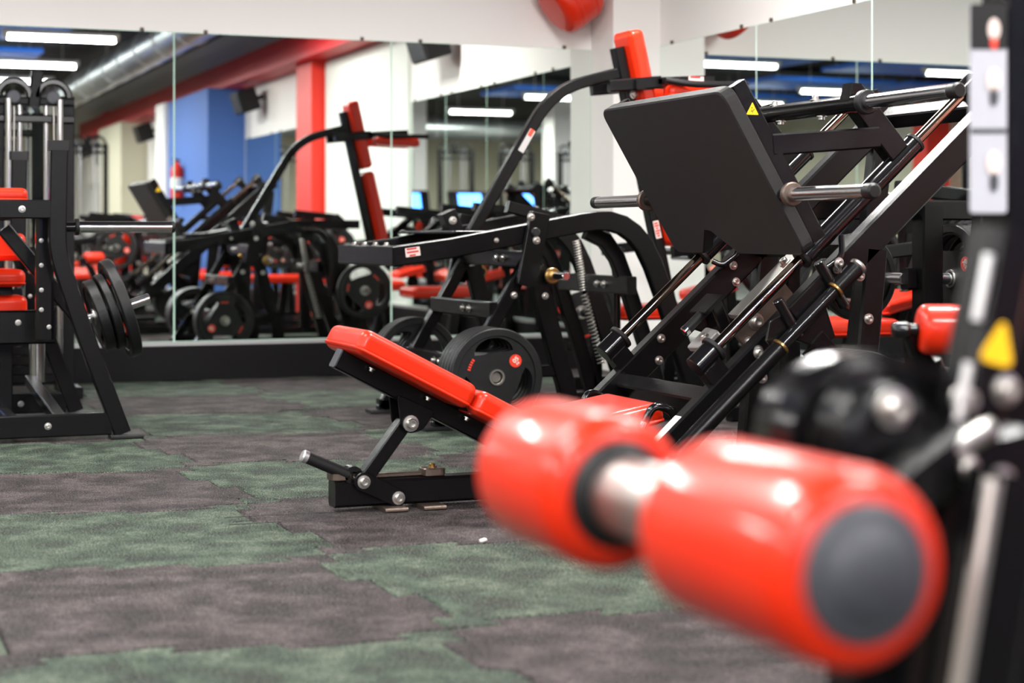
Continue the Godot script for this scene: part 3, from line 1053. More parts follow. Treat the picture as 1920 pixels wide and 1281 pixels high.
	g.prism(frame_of(S(0.165, -0.08, LV - 0.41), S(1, 0, 0) - S(0, 0, 0), S(0, 1, 0) - S(0, 0, 0)), PackedVector2Array([Vector2(-0.045, -0.035), Vector2(0.04, -0.035), Vector2(0.045, 0.03), Vector2(0.0, 0.045), Vector2(-0.045, 0.01)]), 0.012, 0.002)
	obj("lock_plate", g, M.black, t)
	for q in [[0.228, -0.002, 0.207, -0.165], [0.409, -0.01, 0.388, -0.205]]:
		g = G.new()
		g.cyl(S(q[0], q[1], LV - 0.42), S(q[2], q[3] + 0.03, LV - 0.42), 0.017, 18)
		obj("lock_bar", g, M.black_gloss, t)
	for k in 2:
		g = G.new()
		for q in 24:
			g.lathe(S(0.245 + 0.006 * q if k == 0 else 0.13 + 0.003 * q, -0.122, LV - 0.417), S(1, 0, 0) - S(0, 0, 0), [Vector2(0, 0), Vector2(0.005, 0.003), Vector2(0, 0.006)], 6, true)
		obj("weld", g, M.black_gloss, t)
	for q in [[0.08, -0.085], [0.04, -0.15], [0.47, -0.07], [0.50, -0.15]]:
		bolt(t, S(q[0], q[1], LV - 0.40), -EV, 0.011)
	# middle stop: handle, ladder bar
	g = G.new()
	g.cyl(S(0.10, -0.045, LV + 0.06), S(0.22, -0.045, LV + 0.06), 0.0165, 20)
	var sh := obj("stop_handle", g, M.rubber, t)
	g = G.new()
	g.cyl(S(0.092, -0.045, LV + 0.06), S(0.112, -0.045, LV + 0.06), 0.0175, 20, 0.003)
	obj("handle_cap", g, M.chrome, sh)
	g = G.new()
	g.beam(S(0.22, -0.035, LV + 0.01), S(0.22, -0.035, LV + 0.12), 0.09, 0.012, S(1, 0, 0) - S(0, 0, 0), 0.002)
	obj("handle_bracket", g, M.black, t)
	for q in [0.02, 0.11]:
		g = G.new()
		g.beam(S(0.23, -0.035, LV + q), S(0.20, -0.125, LV + q), 0.010, 0.04, EV, 0.002)
		obj("handle_bracket", g, M.black, t)
	g = G.new()
	g.beam(S(0.22, -0.085, LV - 0.06), S(0.52, -0.085, LV - 0.06), 0.075, 0.018, EV, 0.003)
	var lad := obj("ladder_bar", g, M.steel, t)
	bolt(lad, S(0.47, -0.076, LV - 0.07), S(0, 1, 0) - S(0, 0, 0), 0.013)
	g = G.new()
	g.prism(frame_of(S(0.12, -0.10, LV + 0.02), S(1, 0, 0) - S(0, 0, 0), EV), round_poly([Vector2(-0.04, -0.05), Vector2(0.04, -0.05), Vector2(0.05, 0.05), Vector2(-0.05, 0.05)], 0.015), 0.02, 0.003)
	var wp := obj("catch_plate", g, M.alu, t)
	bolt(wp, S(0.12, -0.09, LV + 0.01), S(0, 1, 0) - S(0, 0, 0), 0.012)
	g = G.new()
	g.beam(S(0.16, -0.14, LV - 0.12), S(0.40, -0.14, LV - 0.12), 0.02, 0.09, EV, 0.003)
	var cp := obj("catch_frame", g, M.raw_steel, t)
	bolt(cp, S(0.24, -0.12, LV - 0.13), -EV, 0.018)
	bolt(cp, S(0.18, -0.15, LV - 0.13), -EV, 0.010)
	# carriage: foot plate, its frame, arms, uprights, sleeves
	var fp := frame_of(V(2.645, 1.003, LV), -EV, Vector3(-0.513, 0.858, 0))   # x towards the camera's side, y up the plate, z away from the user
	var half := 0.435
	var outl := [Vector2(-half, -0.285), Vector2(-0.23, -0.285), Vector2(-0.13, -0.195), Vector2(-0.095, -0.2), Vector2(0.02, -0.285), Vector2(half, -0.285), Vector2(half, 0.285), Vector2(-half, 0.285)]
	var rp := PackedVector2Array()
	for i in outl.size():
		if i in [0, 5, 6, 7]:
			var a: Vector2 = outl[(i + outl.size() - 1) % outl.size()]
			var b: Vector2 = outl[i]
			var c: Vector2 = outl[(i + 1) % outl.size()]
			for k in 6:
				var f := k / 5.0
				var r := 0.045
				var p1 := b + (a - b).normalized() * r
				var p2 := b + (c - b).normalized() * r
				rp.append(p1.lerp(b, f).lerp(b.lerp(p2, f), f))
		else:
			rp.append(outl[i])
	g = G.new()
	var zsign := 1.0 if (fp.basis.z.x > 0) else -1.0
	g.prism(fp * Transform3D(Basis(), Vector3(0, 0, 0.024 * zsign)), rp, 0.046, 0.005)
	obj("foot_plate", g, M.foot_rubber, t)
	for s in [-1.0, 1.0]:
		var v: float = LV + 0.405 * s
		var back := fp.basis.z * zsign
		var c0: Vector3 = fp.origin + back * 0.073 + EV * (0.405 * s)
		g = G.new()
		g.beam(c0 - fp.basis.y * 0.27, c0 + fp.basis.y * 0.275, 0.04, 0.052, EV, 0.003)
		var fr := obj("plate_frame", g, M.black, t)
		warning_triangle(fr, frame_of(c0 + fp.basis.y * 0.185 + Vector3(0, 0, -s * 0.021), EU * -s, Vector3.UP), 0.042)
		# arm back to the upright
		g = G.new()
		g.beam(V(2.685, 1.094, v + 0.0 * s), V(3.10, 1.128, LV + 0.345 * s), 0.045, 0.066, EV, 0.004)
		obj("carriage_arm", g, M.black, t)
		var rv: float = LV + 0.333 * s
		g = G.new()
		g.prism(frame_of(S(0.885, 0.15, rv), S(1, 0, 0) - S(0, 0, 0), S(0, 1, 0) - S(0, 0, 0)), PackedVector2Array([Vector2(-0.038, -0.13), Vector2(0.038, -0.13), Vector2(0.038, 0.125), Vector2(0.012, 0.15), Vector2(-0.038, 0.115)]), 0.058, 0.004)
		var up := obj("upright", g, M.black, t)
		bolt(up, S(0.945, 0.19, rv - 0.01), -EV, 0.011)
		g = G.new()
		g.prism(frame_of(S(0.94, 0.19, rv + 0.02), S(1, 0, 0) - S(0, 0, 0), S(0, 1, 0) - S(0, 0, 0)), PackedVector2Array([Vector2(-0.02, -0.05), Vector2(0.03, -0.05), Vector2(0.04, 0.02), Vector2(-0.02, 0.05)]), 0.01, 0.002)
		obj("lug", g, M.black, up)
		g = G.new()
		g.cyl(S(0.41, 0.0, rv), S(0.965, 0.0, rv), 0.032, 28, 0.003)
		var sl := obj("sleeve", g, M.black_gloss, t)
		for q in [[0.405, 0.418], [0.955, 0.968]]:
			g = G.new()
			g.cyl(S(q[0], 0, rv), S(q[1], 0, rv), 0.035, 28, 0.002)
			obj("bearing_ring", g, M.black_matt, sl)
		g = G.new()
		g.tube(soft([S(0.55, -0.03, rv - 0.03), S(0.50, -0.07, rv - 0.05), S(0.43, -0.06, rv - 0.05), S(0.42, -0.03, rv - 0.03)], 0.02), 0.010, 10)
		obj("hook", g, M.black_gloss, t)
		# plate horn beside the foot plate
		var h0 := V(2.712, 0.943, LV + 0.40 * s)
		g = G.new()
		g.cyl(h0, V(2.708, 0.943, LV + 0.50 * s), 0.019, 22)
		var hn := obj("plate_horn", g, M.black_gloss, t)
		g = G.new()
		g.cyl(V(2.708, 0.943, LV + 0.485 * s), V(2.708, 0.943, LV + 0.505 * s), 0.037, 28, 0.004)
		obj("rubber_ring", g, M.raw_steel, hn)
		g = G.new()
		g.cyl(V(2.708, 0.943, LV + 0.505 * s), V(2.708, 0.943, LV + 0.90 * s), 0.0215, 28)
		obj("chrome_sleeve", g, M.chrome, hn)
		g = G.new()
		g.cyl(V(2.708, 0.943, LV + 0.895 * s), V(2.708, 0.943, LV + 0.94 * s), 0.0225, 28, 0.006)
		obj("end_cap", g, M.rubber, hn)
		# upper horn
		g = G.new()
		g.cyl(V(3.015, 1.232, LV + 0.36 * s), V(3.015, 1.232, LV + 0.41 * s), 0.030, 28, 0.003)
		var un := obj("upper_horn", g, M.black_gloss, t)
		g = G.new()
		g.cyl(V(3.015, 1.232, LV + 0.405 * s), V(3.015, 1.232, LV + 0.43 * s), 0.039, 28, 0.004)
		obj("rubber_ring", g, M.rubber, un)
		g = G.new()
		g.cyl(V(3.015, 1.232, LV + 0.43 * s), V(3.015, 1.232, LV + 0.86 * s), 0.023, 28)
		obj("chrome_sleeve", g, M.chrome, un)
		g = G.new()
		g.cyl(V(3.015, 1.232, LV + 0.855 * s), V(3.015, 1.232, LV + 0.90 * s), 0.024, 28, 0.006)
		obj("end_cap", g, M.rubber, un)
	g = G.new()
	g.cyl(V(3.015, 1.232, LV - 0.36), V(3.015, 1.232, LV + 0.36), 0.028, 28)
	var ct := obj("cross_tube", g, M.black_gloss, t)
	for q in [-0.12, 0.14]:
		bolt(ct, V(3.015, 1.259, LV + q), Vector3.UP, 0.011)
		bolt(ct, V(3.015, 1.205, LV + q - 0.04), Vector3.DOWN, 0.011)
	for q in [-0.16, 0.10]:
		g = G.new()
		g.beam(fp.origin + fp.basis.z * zsign * 0.06 + fp.basis.y * q + EV * -0.40, fp.origin + fp.basis.z * zsign * 0.06 + fp.basis.y * q + EV * 0.40, 0.05, 0.03, fp.basis.y, 0.003)
		obj("plate_stay", g, M.black, t)
	# spare plates on the storage horn under the near rail
	for k in 4:
		plate(V(2.93, 0.27, LV - 0.515 + 0.036 * k), -EV, 0.4 + k * 0.1, "black grip plate stored under the leg press rail, %s from the front" % ["first", "second", "third", "fourth"][k], "plates stored on the leg press", 0.205, 0.035, "20", k == 0)
	g = G.new()
	g.cyl(V(2.93, 0.27, LV - 0.28), V(2.93, 0.27, LV - 0.53), 0.022, 22)
	obj("storage_horn", g, M.chrome, t)

# ---- lever machine with the tall red pad post ----
func build_lever_machine() -> void:
	var vn := 7.07
	var vf := 7.85
	var t := thing("lever_row_machine", "black plate loaded lever machine with curved arms and tall red pad post", "exercise machine", V(3.1, 0.0, 7.46))
	var g: G
	for v in [vn, vf]:
		var out: float = -1.0 if v == vn else 1.0
		# A frame
		g = G.new()
		g.beam(V(2.44, 0.02, v), V(2.845, 0.70, v), 0.05, 0.055, EV, 0.004)
		var fl := obj("front_leg", g, M.black, t)
		bolt(fl, V(2.78, 0.565, v + 0.025 * out), EV * out, 0.010)
		g = G.new()
		g.sweep(soft([V(2.885, 0.68, v), V(2.995, 0.28, v), V(3.04, 0.14, v), V(3.045, 0.02, v)], 0.06), 0.05, 0.08, EV, 0.004)
		var rl := obj("rear_leg", g, M.black, t)
		bolt(rl, V(2.925, 0.56, v + 0.025 * out), EV * out, 0.010)
		g = G.new()
		g.box(V(2.43, 0.008, v), Vector3(0.11, 0.016, 0.09), 0.003)
		obj("foot", g, M.rubber, t)
		g = G.new()
		g.prism(frame_of(V(2.862, 0.79, v + 0.055 * out), Vector3(1, -0.20, 0), Vector3(0.2, 1, 0)), round_poly([Vector2(-0.045, -0.19), Vector2(0.045, -0.19), Vector2(0.045, 0.13), Vector2(-0.045, 0.13)], 0.008), 0.03, 0.003)
		var bk := obj("pivot_bracket", g, M.black, t)
		for y in [0.90, 0.80]:
			bolt(bk, V(2.84 + (0.9 - y) * 0.25, y, v + 0.07 * out), EV * out, 0.011)
		g = G.new()
		g.cyl(V(2.86, 0.835, v + 0.04 * out), V(2.86, 0.835, v + 0.082 * out), 0.02, 20, 0.004)
		obj("pivot_cap", g, M.rubber, bk)
		# lever beam: straight, then curving down at the back
		g = G.new()
		var path: Array = [V(2.245, 0.733, v), V(2.50, 0.768, v), V(3.10, 0.876, v)]
		path.append_array([V(3.17, 0.885, v), V(3.235, 0.884, v), V(3.30, 0.866, v), V(3.355, 0.83, v), V(3.405, 0.775, v), V(3.45, 0.69, v), V(3.51, 0.54, v), V(3.60, 0.30, v), V(3.69, 0.06, v)])
		g.sweep(path, 0.05, 0.085, EV, 0.004)
		var lv := obj("lever_beam", g, M.black, t)
		if v == vn:
			sticker(lv, "label", frame_of(V(2.325, 0.752, v - 0.0258), Vector3(1, 0.13, 0), Vector3.UP), 0.065, 0.038, M.label_pale, 3, M.print_red)
		bolt(lv, V(2.70, 0.80, v + 0.025 * out), EV * out, 0.007)
		# second, inner curve
		g = G.new()
		g.sweep([V(3.18, 0.84, v + 0.12), V(3.27, 0.80, v + 0.12), V(3.33, 0.72, v + 0.12), V(3.37, 0.62, v + 0.12), V(3.47, 0.34, v + 0.12), V(3.56, 0.05, v + 0.12)], 0.05, 0.07, EV, 0.004)
		obj("inner_curve", g, M.black, t)
		# horn for plates
		g = G.new()
		g.cyl(V(2.945, 0.648, v + 0.02 * out), V(2.945, 0.648, v + 0.08 * out), 0.017, 20)
		var hn := obj("short_horn", g, M.black_gloss, t)
		g = G.new()
		g.cyl(V(2.945, 0.648, v + 0.045 * out), V(2.945, 0.648, v + 0.065 * out), 0.035, 24, 0.004)
		obj("rubber_ring", g, M.brass, hn)
		g = G.new()
		g.cyl(V(2.945, 0.648, v + 0.065 * out), V(2.945, 0.648, v + 0.21 * out), 0.018, 22, 0.003)
		obj("chrome_sleeve", g, M.chrome, hn)
		# storage horn
		g = G.new()
		g.cyl(V(2.63, 0.232, v - 0.03 * out), V(2.63, 0.232, v + 0.203 * out), 0.022, 22)
		obj("storage_horn", g, M.steel, t)
		g = G.new()
		g.beam(V(2.55, 0.235, v), V(3.0, 0.235, v), 0.04, 0.05, EV, 0.004)
		obj("side_bar", g, M.black, t)
		g = G.new()
		g.beam(V(2.42, 0.035, v), V(3.75, 0.035, v), 0.05, 0.06, EV, 0.004)
		obj("floor_beam", g, M.black, t)
		# bent wire guard behind
		g = G.new()
		g.tube(soft([V(3.16, 0.86, v + 0.2), V(3.33, 0.85, v + 0.2), V(3.37, 0.60, v + 0.2), V(3.37, 0.40, v + 0.2)], 0.08), 0.016, 12)
		obj("guard_tube", g, M.black_gloss, t)
	# yoke end and cross bars
	g = G.new()
	g.beam(V(2.262, 0.735, vn - 0.02), V(2.262, 0.735, vf + 0.02), 0.05, 0.086, EU, 0.004)
	var yk := obj("yoke_end", g, M.black, t)
	for k in 4:
		bolt(yk, V(2.262, 0.778, vn + 0.14 + k * 0.16), Vector3.UP, 0.010)
	for q in [[2.70, 0.50, 0.05], [2.565, 0.27, 0.05], [3.35, 0.60, 0.06], [3.70, 0.05, 0.06], [2.86, 0.72, 0.05]]:
		g = G.new()
		g.beam(V(q[0], q[1], vn), V(q[0], q[1], vf), 0.045, q[2] + 0.02, EU, 0.004)
		var cb := obj("cross_bar", g, M.black, t)
		bolt(cb, V(q[0] - 0.022, q[1], vn + 0.25), -EU, 0.011)
		bolt(cb, V(q[0] - 0.022, q[1], vn + 0.33), -EU, 0.011)
	g = G.new()
	g.prism(frame_of(V(2.62, 0.835, 7.46), EU, EV), round_poly([Vector2(-0.10, -0.39), Vector2(0.20, -0.39), Vector2(0.20, 0.39), Vector2(-0.10, 0.39)], 0.01), 0.012, 0.003)
	obj("deck_plate", g, M.black, t)
	g = G.new()
	g.beam(V(2.76, 0.84, 7.75), V(2.72, 0.93, 7.75), 0.09, 0.07, EV, 0.003)
	var ch := obj("chain_box", g, M.black, t)
	bolt(ch, V(2.735, 0.89, 7.70), -EV, 0.012)
	# high arm to the pad post
	g = G.new()
	var ap: Array = soft([V(2.82, 0.835, 7.68), V(3.225, 1.505, 7.68), V(3.60, 1.605, 7.68)], 0.17, 10)
	g.sweep(ap, 0.05, 0.055, EV, 0.005)
	var ha := obj("high_arm", g, M.black, t)
	sticker(ha, "arm_label", frame_of(V(3.085, 1.262, 7.654), Vector3(0.855, -0.518, 0) , Vector3(0.518, 0.855, 0)), 0.03, 0.12, M.alu, 1, M.label_red)
	g = G.new()
	g.beam(V(2.98, 0.955, 7.64), V(3.36, 0.865, 7.64), 0.05, 0.055, EV, 0.004)
	obj("arm_stay", g, M.black, t)
	# springs
	for q in [[3.29, 0.80, 3.33, 0.56], [3.33, 0.55, 3.42, 0.22]]:
		g = G.new()
		var pts: Array = []
		var a := V(q[0], q[1], 7.55)
		var b := V(q[2], q[3], 7.55)
		var d := (b - a).normalized()
		var x := d.cross(EV).normalized()
		var y := d.cross(x)
		for k in 201:
			var f := k / 200.0
			var w := TAU * 20.0 * f
			pts.append(a.lerp(b, f) + (x * cos(w) + y * sin(w)) * 0.017)
		g.tube(pts, 0.003, 5)
		obj("spring", g, M.steel, t)
	# pad post, leaning
	var pd := Vector3(-0.222, 0.975, 0).normalized()
	var px := Vector3(0.975, 0.222, 0).normalized()
	var pb := V(3.94, 0.04, 7.68)
	g = G.new()
	g.beam(pb, pb + pd * 1.72, 0.07, 0.05, EV, 0.004)
	var po := obj("pad_post", g, M.black, t)
	sticker(po, "post_label", frame_of(pb + pd * 0.83 + Vector3(0, 0, 0.036), px, pd), 0.03, 0.085, M.label_pale, 6, M.print_red)
	for q in [[1.00, 0.52], [1.535, 0.50]]:
		cushion(t, "post_pad", frame_of(pb + pd * q[0] + px * 0.072, pd, px), Vector3(q[1], 0.085, 0.20), M.red, 0.03)
		bolt(t, pb + pd * (q[0] - 0.05) + px * 0.02 + Vector3(0, 0, 0.036), Vector3(0, 0, 1), 0.013)
	g = G.new()
	g.box(V(3.95, 0.02, 7.68), Vector3(0.40, 0.04, 0.09), 0.004)
	obj("post_foot", g, M.black, t)
	# arm rest with red pads and grips
	for s in [-1.0, 1.0]:
		g = G.new()
		g.beam(V(3.47, 1.522, 7.68 + 0.10 * s), V(3.74, 1.55, 7.68 + 0.10 * s), 0.04, 0.06, EV, 0.006)
		var rest := obj("rest_bar", g, M.black, t)
		g = G.new()
		g.beam(V(3.72, 1.552, 7.68 + 0.10 * s), V(4.02, 1.572, 7.68 + 0.10 * s), 0.04, 0.04, EV, 0.006)
		obj("rest_bar_end", g, M.black, rest)
		cushion(t, "rest_pad", frame_of(V(3.93, 1.502, 7.68 + 0.12 * s), Vector3(1, -0.03, 0), Vector3.UP), Vector3(0.34, 0.06, 0.10), M.red, 0.026)
		g = G.new()
		g.tube(soft([V(3.74, 1.555, 7.68 + 0.16 * s), V(3.86, 1.535, 7.68 + 0.20 * s), V(4.14, 1.54, 7.68 + 0.22 * s)], 0.06), 0.017, 14)
		obj("rest_grip", g, M.rubber, t)
	g = G.new()
	g.beam(V(3.62, 1.535, 7.54), V(3.62, 1.535, 7.82), 0.05, 0.05, EU, 0.004)
	obj("rest_cross", g, M.black, t)
	sticker(t, "rest_label", frame_of(V(3.92, 1.566, 7.558), EU, Vector3.UP), 0.08, 0.03, M.label_pale, 2, M.print_red)
	# loose plates
	for k in 5:
		plate(V(2.63, 0.232, vn - 0.20 + 0.036 * k), -EV, 0.12 + 0.05 * k, "black grip plate on the near side of the lever machine, %s from the front" % ["first", "second", "third", "fourth", "last"][k], "near plates of the lever machine", 0.205, 0.034, "05", k == 0)
	for k in 3:
		plate(V(2.63, 0.232, vf + 0.06 + 0.038 * k), -EV, 0.9 + 0.07 * k, "black grip plate on the far side of the lever machine, %s from the front" % ["first", "second", "third"][k], "far plates of the lever machine", 0.205, 0.034, "20", true)
	plate(V(3.58, 0.435, 8.16), -EV, 2.4, "black open ring weight plate behind the curved arms near the wall", "far plates of the lever machine", 0.20, 0.034)
	g = G.new()
	g.cyl(V(3.58, 0.435, 7.98), V(3.58, 0.435, 8.25), 0.022, 20)
	obj("rear_horn", g, M.chrome, t)
	g = G.new()
	g.beam(V(3.58, 0.06, 7.97), V(3.58, 0.47, 7.97), 0.05, 0.05, EU, 0.004)
	obj("rear_post", g, M.black, t)

# ---- machine at the left edge ----
func build_left_machine() -> void:
	var v := 7.25
	var t := thing("leg_extension_machine", "black machine at the left edge with chrome plate horn and red pads", "exercise machine", V(0.7, 0.0, 7.7))
	var g: G
	for w in [v, v + 1.0]:
		g = G.new()
		var sh: float = 0.0 if w == v else -0.05
		g.sweep(soft([V(0.905 + sh, 1.17, w), V(0.897 + sh, 0.76, w), V(1.0 + sh, 0.44, w), V(1.155 + sh, 0.02, w)], 0.07), 0.055, 0.068, EV, 0.004)
		var lg := obj("leg", g, M.black, t)
		g = G.new()
		g.box(V(1.17 + sh, 0.008, w), Vector3(0.13, 0.016, 0.09), 0.003)
		obj("foot", g, M.rubber, lg)
		g = G.new()
		g.beam(V(0.905 + sh, 1.16, w), V(0.905 + sh, 1.20, w), 0.06, 0.085, EV, 0.006)
		obj("cap", g, M.rubber, lg)
		bolt(lg, V(1.03 + sh, 0.36, w + 0.028), EV, 0.010)
		g = G.new()
		g.beam(V(0.0, 0.062, w), V(1.11 + sh, 0.062, w), 0.05, 0.09, EV, 0.004)
		var bs := obj("base_beam", g, M.black, t)
		bolt(bs, V(0.86, 0.062, w - 0.025), -EV, 0.009)
		g = G.new()
		g.beam(V(0.0, 0.925, w), V(0.88 + sh, 0.925, w), 0.05, 0.075, EV, 0.004)
		var tb := obj("top_beam", g, M.black, t)
		bolt(tb, V(0.76, 0.925, w - 0.025), -EV, 0.009)
		g = G.new()
		g.beam(V(0.30, 0.06, w), V(0.30, 1.6, w), 0.055, 0.06, EV, 0.004)
		obj("post", g, M.black, t)
	# chrome horn
	g = G.new()
	g.cyl(V(0.92, 0.855, v + 0.05), V(0.985, 0.855, v + 0.05), 0.02, 22)
	var hn := obj("plate_horn", g, M.black_gloss, t)
	g = G.new()
	g.cyl(V(0.975, 0.855, v + 0.05), V(0.99, 0.855, v + 0.05), 0.034, 22)
	obj("collar", g, M.black_matt, hn)
	g = G.new()
	g.cyl(V(0.99, 0.855, v + 0.05), V(1.365, 0.855, v + 0.05), 0.0235, 26)
	obj("chrome_sleeve", g, M.chrome, hn)
	g = G.new()
	g.cyl(V(1.36, 0.855, v + 0.05), V(1.378, 0.855, v + 0.05), 0.0245, 26, 0.006)
	obj("end_cap", g, M.rubber, hn)
	# cross bars and slanted brace on the floor
	for q in [[0.75, 0.05], [0.30, 0.05], [0.75, 0.925]]:
		g = G.new()
		g.beam(V(q[0], q[1], v), V(q[0], q[1], v + 1.0), 0.05, 0.06, EU, 0.004)
		obj("cross_bar", g, M.black, t)
	g = G.new()
	g.beam(V(0.93, 0.055, v + 0.05), V(0.90, 0.17, v + 0.95), 0.05, 0.05, EU, 0.004)
	obj("brace", g, M.black, t)
	# upright chrome tube with its black slider
	g = G.new()
	g.cyl(V(0.93, 0.16, v + 0.95), V(0.93, 0.62, v + 0.95), 0.036, 26)
	obj("chrome_tube", g, M.chrome, t)
	g = G.new()
	g.box(V(0.93, 0.58, v + 0.94), Vector3(0.12, 0.38, 0.12), 0.015)
	var sl := obj("slider", g, M.black_gloss, t)
	for y in [0.46, 0.55, 0.66]:
		bolt(sl, V(0.89, y, v + 0.88), -EV, 0.006)
		bolt(sl, V(0.97, y, v + 0.88), -EV, 0.006)
	# red pads
	cushion(t, "top_pad", frame_of(V(0.66, 0.985, v + 0.35), EU, Vector3.UP), Vector3(0.30, 0.06, 0.30), M.red, 0.027)
	cushion(t, "seat_pad", frame_of(V(0.68, 0.64, v + 0.65), EU, Vector3.UP), Vector3(0.30, 0.075, 0.34), M.red, 0.03)
	cushion(t, "back_pad", frame_of(V(0.69, 0.77, v + 0.80), EU, Vector3.UP), Vector3(0.34, 0.12, 0.10), M.red, 0.03)
	cushion(t, "knee_pad", frame_of(V(0.70, 0.52, v + 0.60), EU, Vector3.UP), Vector3(0.28, 0.09, 0.20), M.red, 0.03)
	g = G.new()
	g.beam(V(0.76, 0.06, v + 0.65), V(0.76, 0.60, v + 0.65), 0.06, 0.06, EV, 0.004)
	obj("seat_post", g, M.black, t)
	g = G.new()
	g.beam(V(0.865, 0.40, v + 0.14), V(0.865, 0.90, v + 0.14), 0.06, 0.07, EV, 0.008)
	var mc := obj("mechanism", g, M.black_gloss, t)
	for y in [0.45, 0.52, 0.60, 0.70, 0.80]:
		bolt(mc, V(0.85 + 0.03 * (int(y * 100) % 2), y, v + 0.11), -EV, 0.006)
	g = G.new()
	g.beam(V(0.62, 0.44, v + 0.35), V(0.93, 0.44, v + 0.35), 0.08, 0.14, EV, 0.006)
	var cr := obj("crank", g, M.black, t)
	for k in 3:
		bolt(cr, V(0.68 + 0.1 * k, 0.46, v + 0.31), -EV, 0.008)
	# swinging lever that carries the tilted plates
	var c := V(1.165, 0.505, v + 0.30)
	var ax := Vector3(0.95, 0.31, 0).normalized()
	g = G.new()
	g.beam(V(0.72, 0.85, v + 0.30), c - ax * 0.14, 0.05, 0.06, EV, 0.004)
	obj("swing_arm", g, M.black, t)
	g = G.new()
	g.cyl(c - ax * 0.17, c + ax * 0.16, 0.022, 22)
	obj("tilted_horn", g, M.chrome, t)
	var places := [[-0.062, 0.155, 0.045], [-0.016, 0.165, 0.034], [0.030, 0.215, 0.045]]
	for k in 3:
		plate(c + ax * places[k][0], ax, 0.6 + 0.4 * k, "black plate hanging tilted on the left machine, %s" % ["small inner one", "middle one", "large outer one"][k], "tilted plates of the left machine", places[k][1], places[k][2], "15", k == 2)

# ---- cable towers: one beside the mirror at the left, the others seen in the mirrors ----
func cable_tower(at: Vector3, turn: float, label: String, tall: float, group: String, w := 0.26) -> void:
	var t := thing("cable_tower", label, "cable machine", at, group)
	t.rotation.y = turn
	var g: G
	for s in [-1.0, 1.0]:
		g = G.new()
		g.beam(at + Vector3(w * s, 0.0, 0), at + Vector3(w * s, tall - 0.12, 0), 0.06, 0.07, EV, 0.005)
		obj("upright", g, M.black, t)
		g = G.new()
		g.cyl(at + Vector3(0.38 * w * s, 0.10, 0.03), at + Vector3(0.38 * w * s, tall - 0.14, 0.03), 0.013, 16)
		obj("guide_rod", g, M.chrome, t)
		g = G.new()
		g.cyl(at + Vector3(0.73 * w * s, 0.15, 0.09), at + Vector3(0.73 * w * s, tall - 0.14, 0.09), 0.016, 16)
		obj("slide_tube", g, M.chrome, t)
		g = G.new()
		g.sweep(arc(at + Vector3(0.56 * w * s, tall - 0.13, 0.05), EU, Vector3.UP, 0.46 * w, 0.0, PI, 12), 0.05, 0.035, Vector3(0, 0, 1), 0.006)
		obj("pulley_guard", g, M.black_gloss, t)
		g = G.new()
		g.cyl(at + Vector3(0.56 * w * s, tall - 0.13, 0.035), at + Vector3(0.56 * w * s, tall - 0.13, 0.065), 0.2 * w, 24, 0.006)
		obj("pulley", g, M.rubber_cap, t)
		g = G.new()
		g.tube([at + Vector3(0.56 * w * s, tall - 0.18, 0.08), at + Vector3(0.6 * w * s, 0.55, 0.10)], 0.004, 6)
		obj("cable", g, M.steel, t)
		g = G.new()
		g.beam(at + Vector3(w * s, 0.03, -0.25), at + Vector3(w * s, 0.03, 0.35), 0.07, 0.06, EU, 0.005)
		obj("foot", g, M.black, t)
	for y in [tall - 0.15, tall - 0.24]:
		g = G.new()
		g.beam(at + Vector3(-w - 0.03, y, 0.02), at + Vector3(w + 0.03, y, 0.02), 0.06, 0.04, EV, 0.005)
		obj("head_bar", g, M.black_gloss if y < tall - 0.2 else M.black, t)
	g = G.new()
	g.beam(at + Vector3(0, tall - 0.18, 0.05), at + Vector3(0.02, tall, 0.05), 0.05, 0.06, EV, 0.006)
	obj("top_hook", g, M.black, t)
	for k in 10:
		g = G.new()
		g.box(at + Vector3(0, 0.13 + 0.05 * k, 0.03), Vector3(0.30, 0.046, 0.11), 0.004)
		obj("stack_slab", g, M.black_gloss, t)
	g = G.new()
	g.beam(at + Vector3(-w, 0.09, 0.03), at + Vector3(w, 0.09, 0.03), 0.10, 0.05, EV, 0.004)
	obj("base_bar", g, M.black, t)

func build_cable_towers() -> void:
	cable_tower(V(1.04, 0.0, 9.4), 0.0, "black cable tower with chrome rods standing close to the front mirror at left", 1.66, "cable towers", 0.175)
	var spots := [[1.4, -5.6, 0.0, "nearest the fourth lamp row"], [0.4, -5.6, 0.0, "second in the back row"], [-0.6, -5.6, 0.0, "third in the back row"], [-1.6, -5.6, 0.0, "fourth in the back row"], [2.5, -7.4, 0.2, "behind the back row at right"], [-3.0, -4.5, 0.4, "at the left end of the back row"], [3.6, -5.6, 0.0, "beside the far duct"], [-3.6, 2.4, 1.4, "in the left half of the hall"], [-3.6, 5.4, 1.4, "in the left half near the front mirrors"]]
	for q in spots:
		cable_tower(V(q[0], 0.0, q[1]), q[2], "tall black cable tower with a weight stack, %s" % q[3], 2.25, "cable towers")

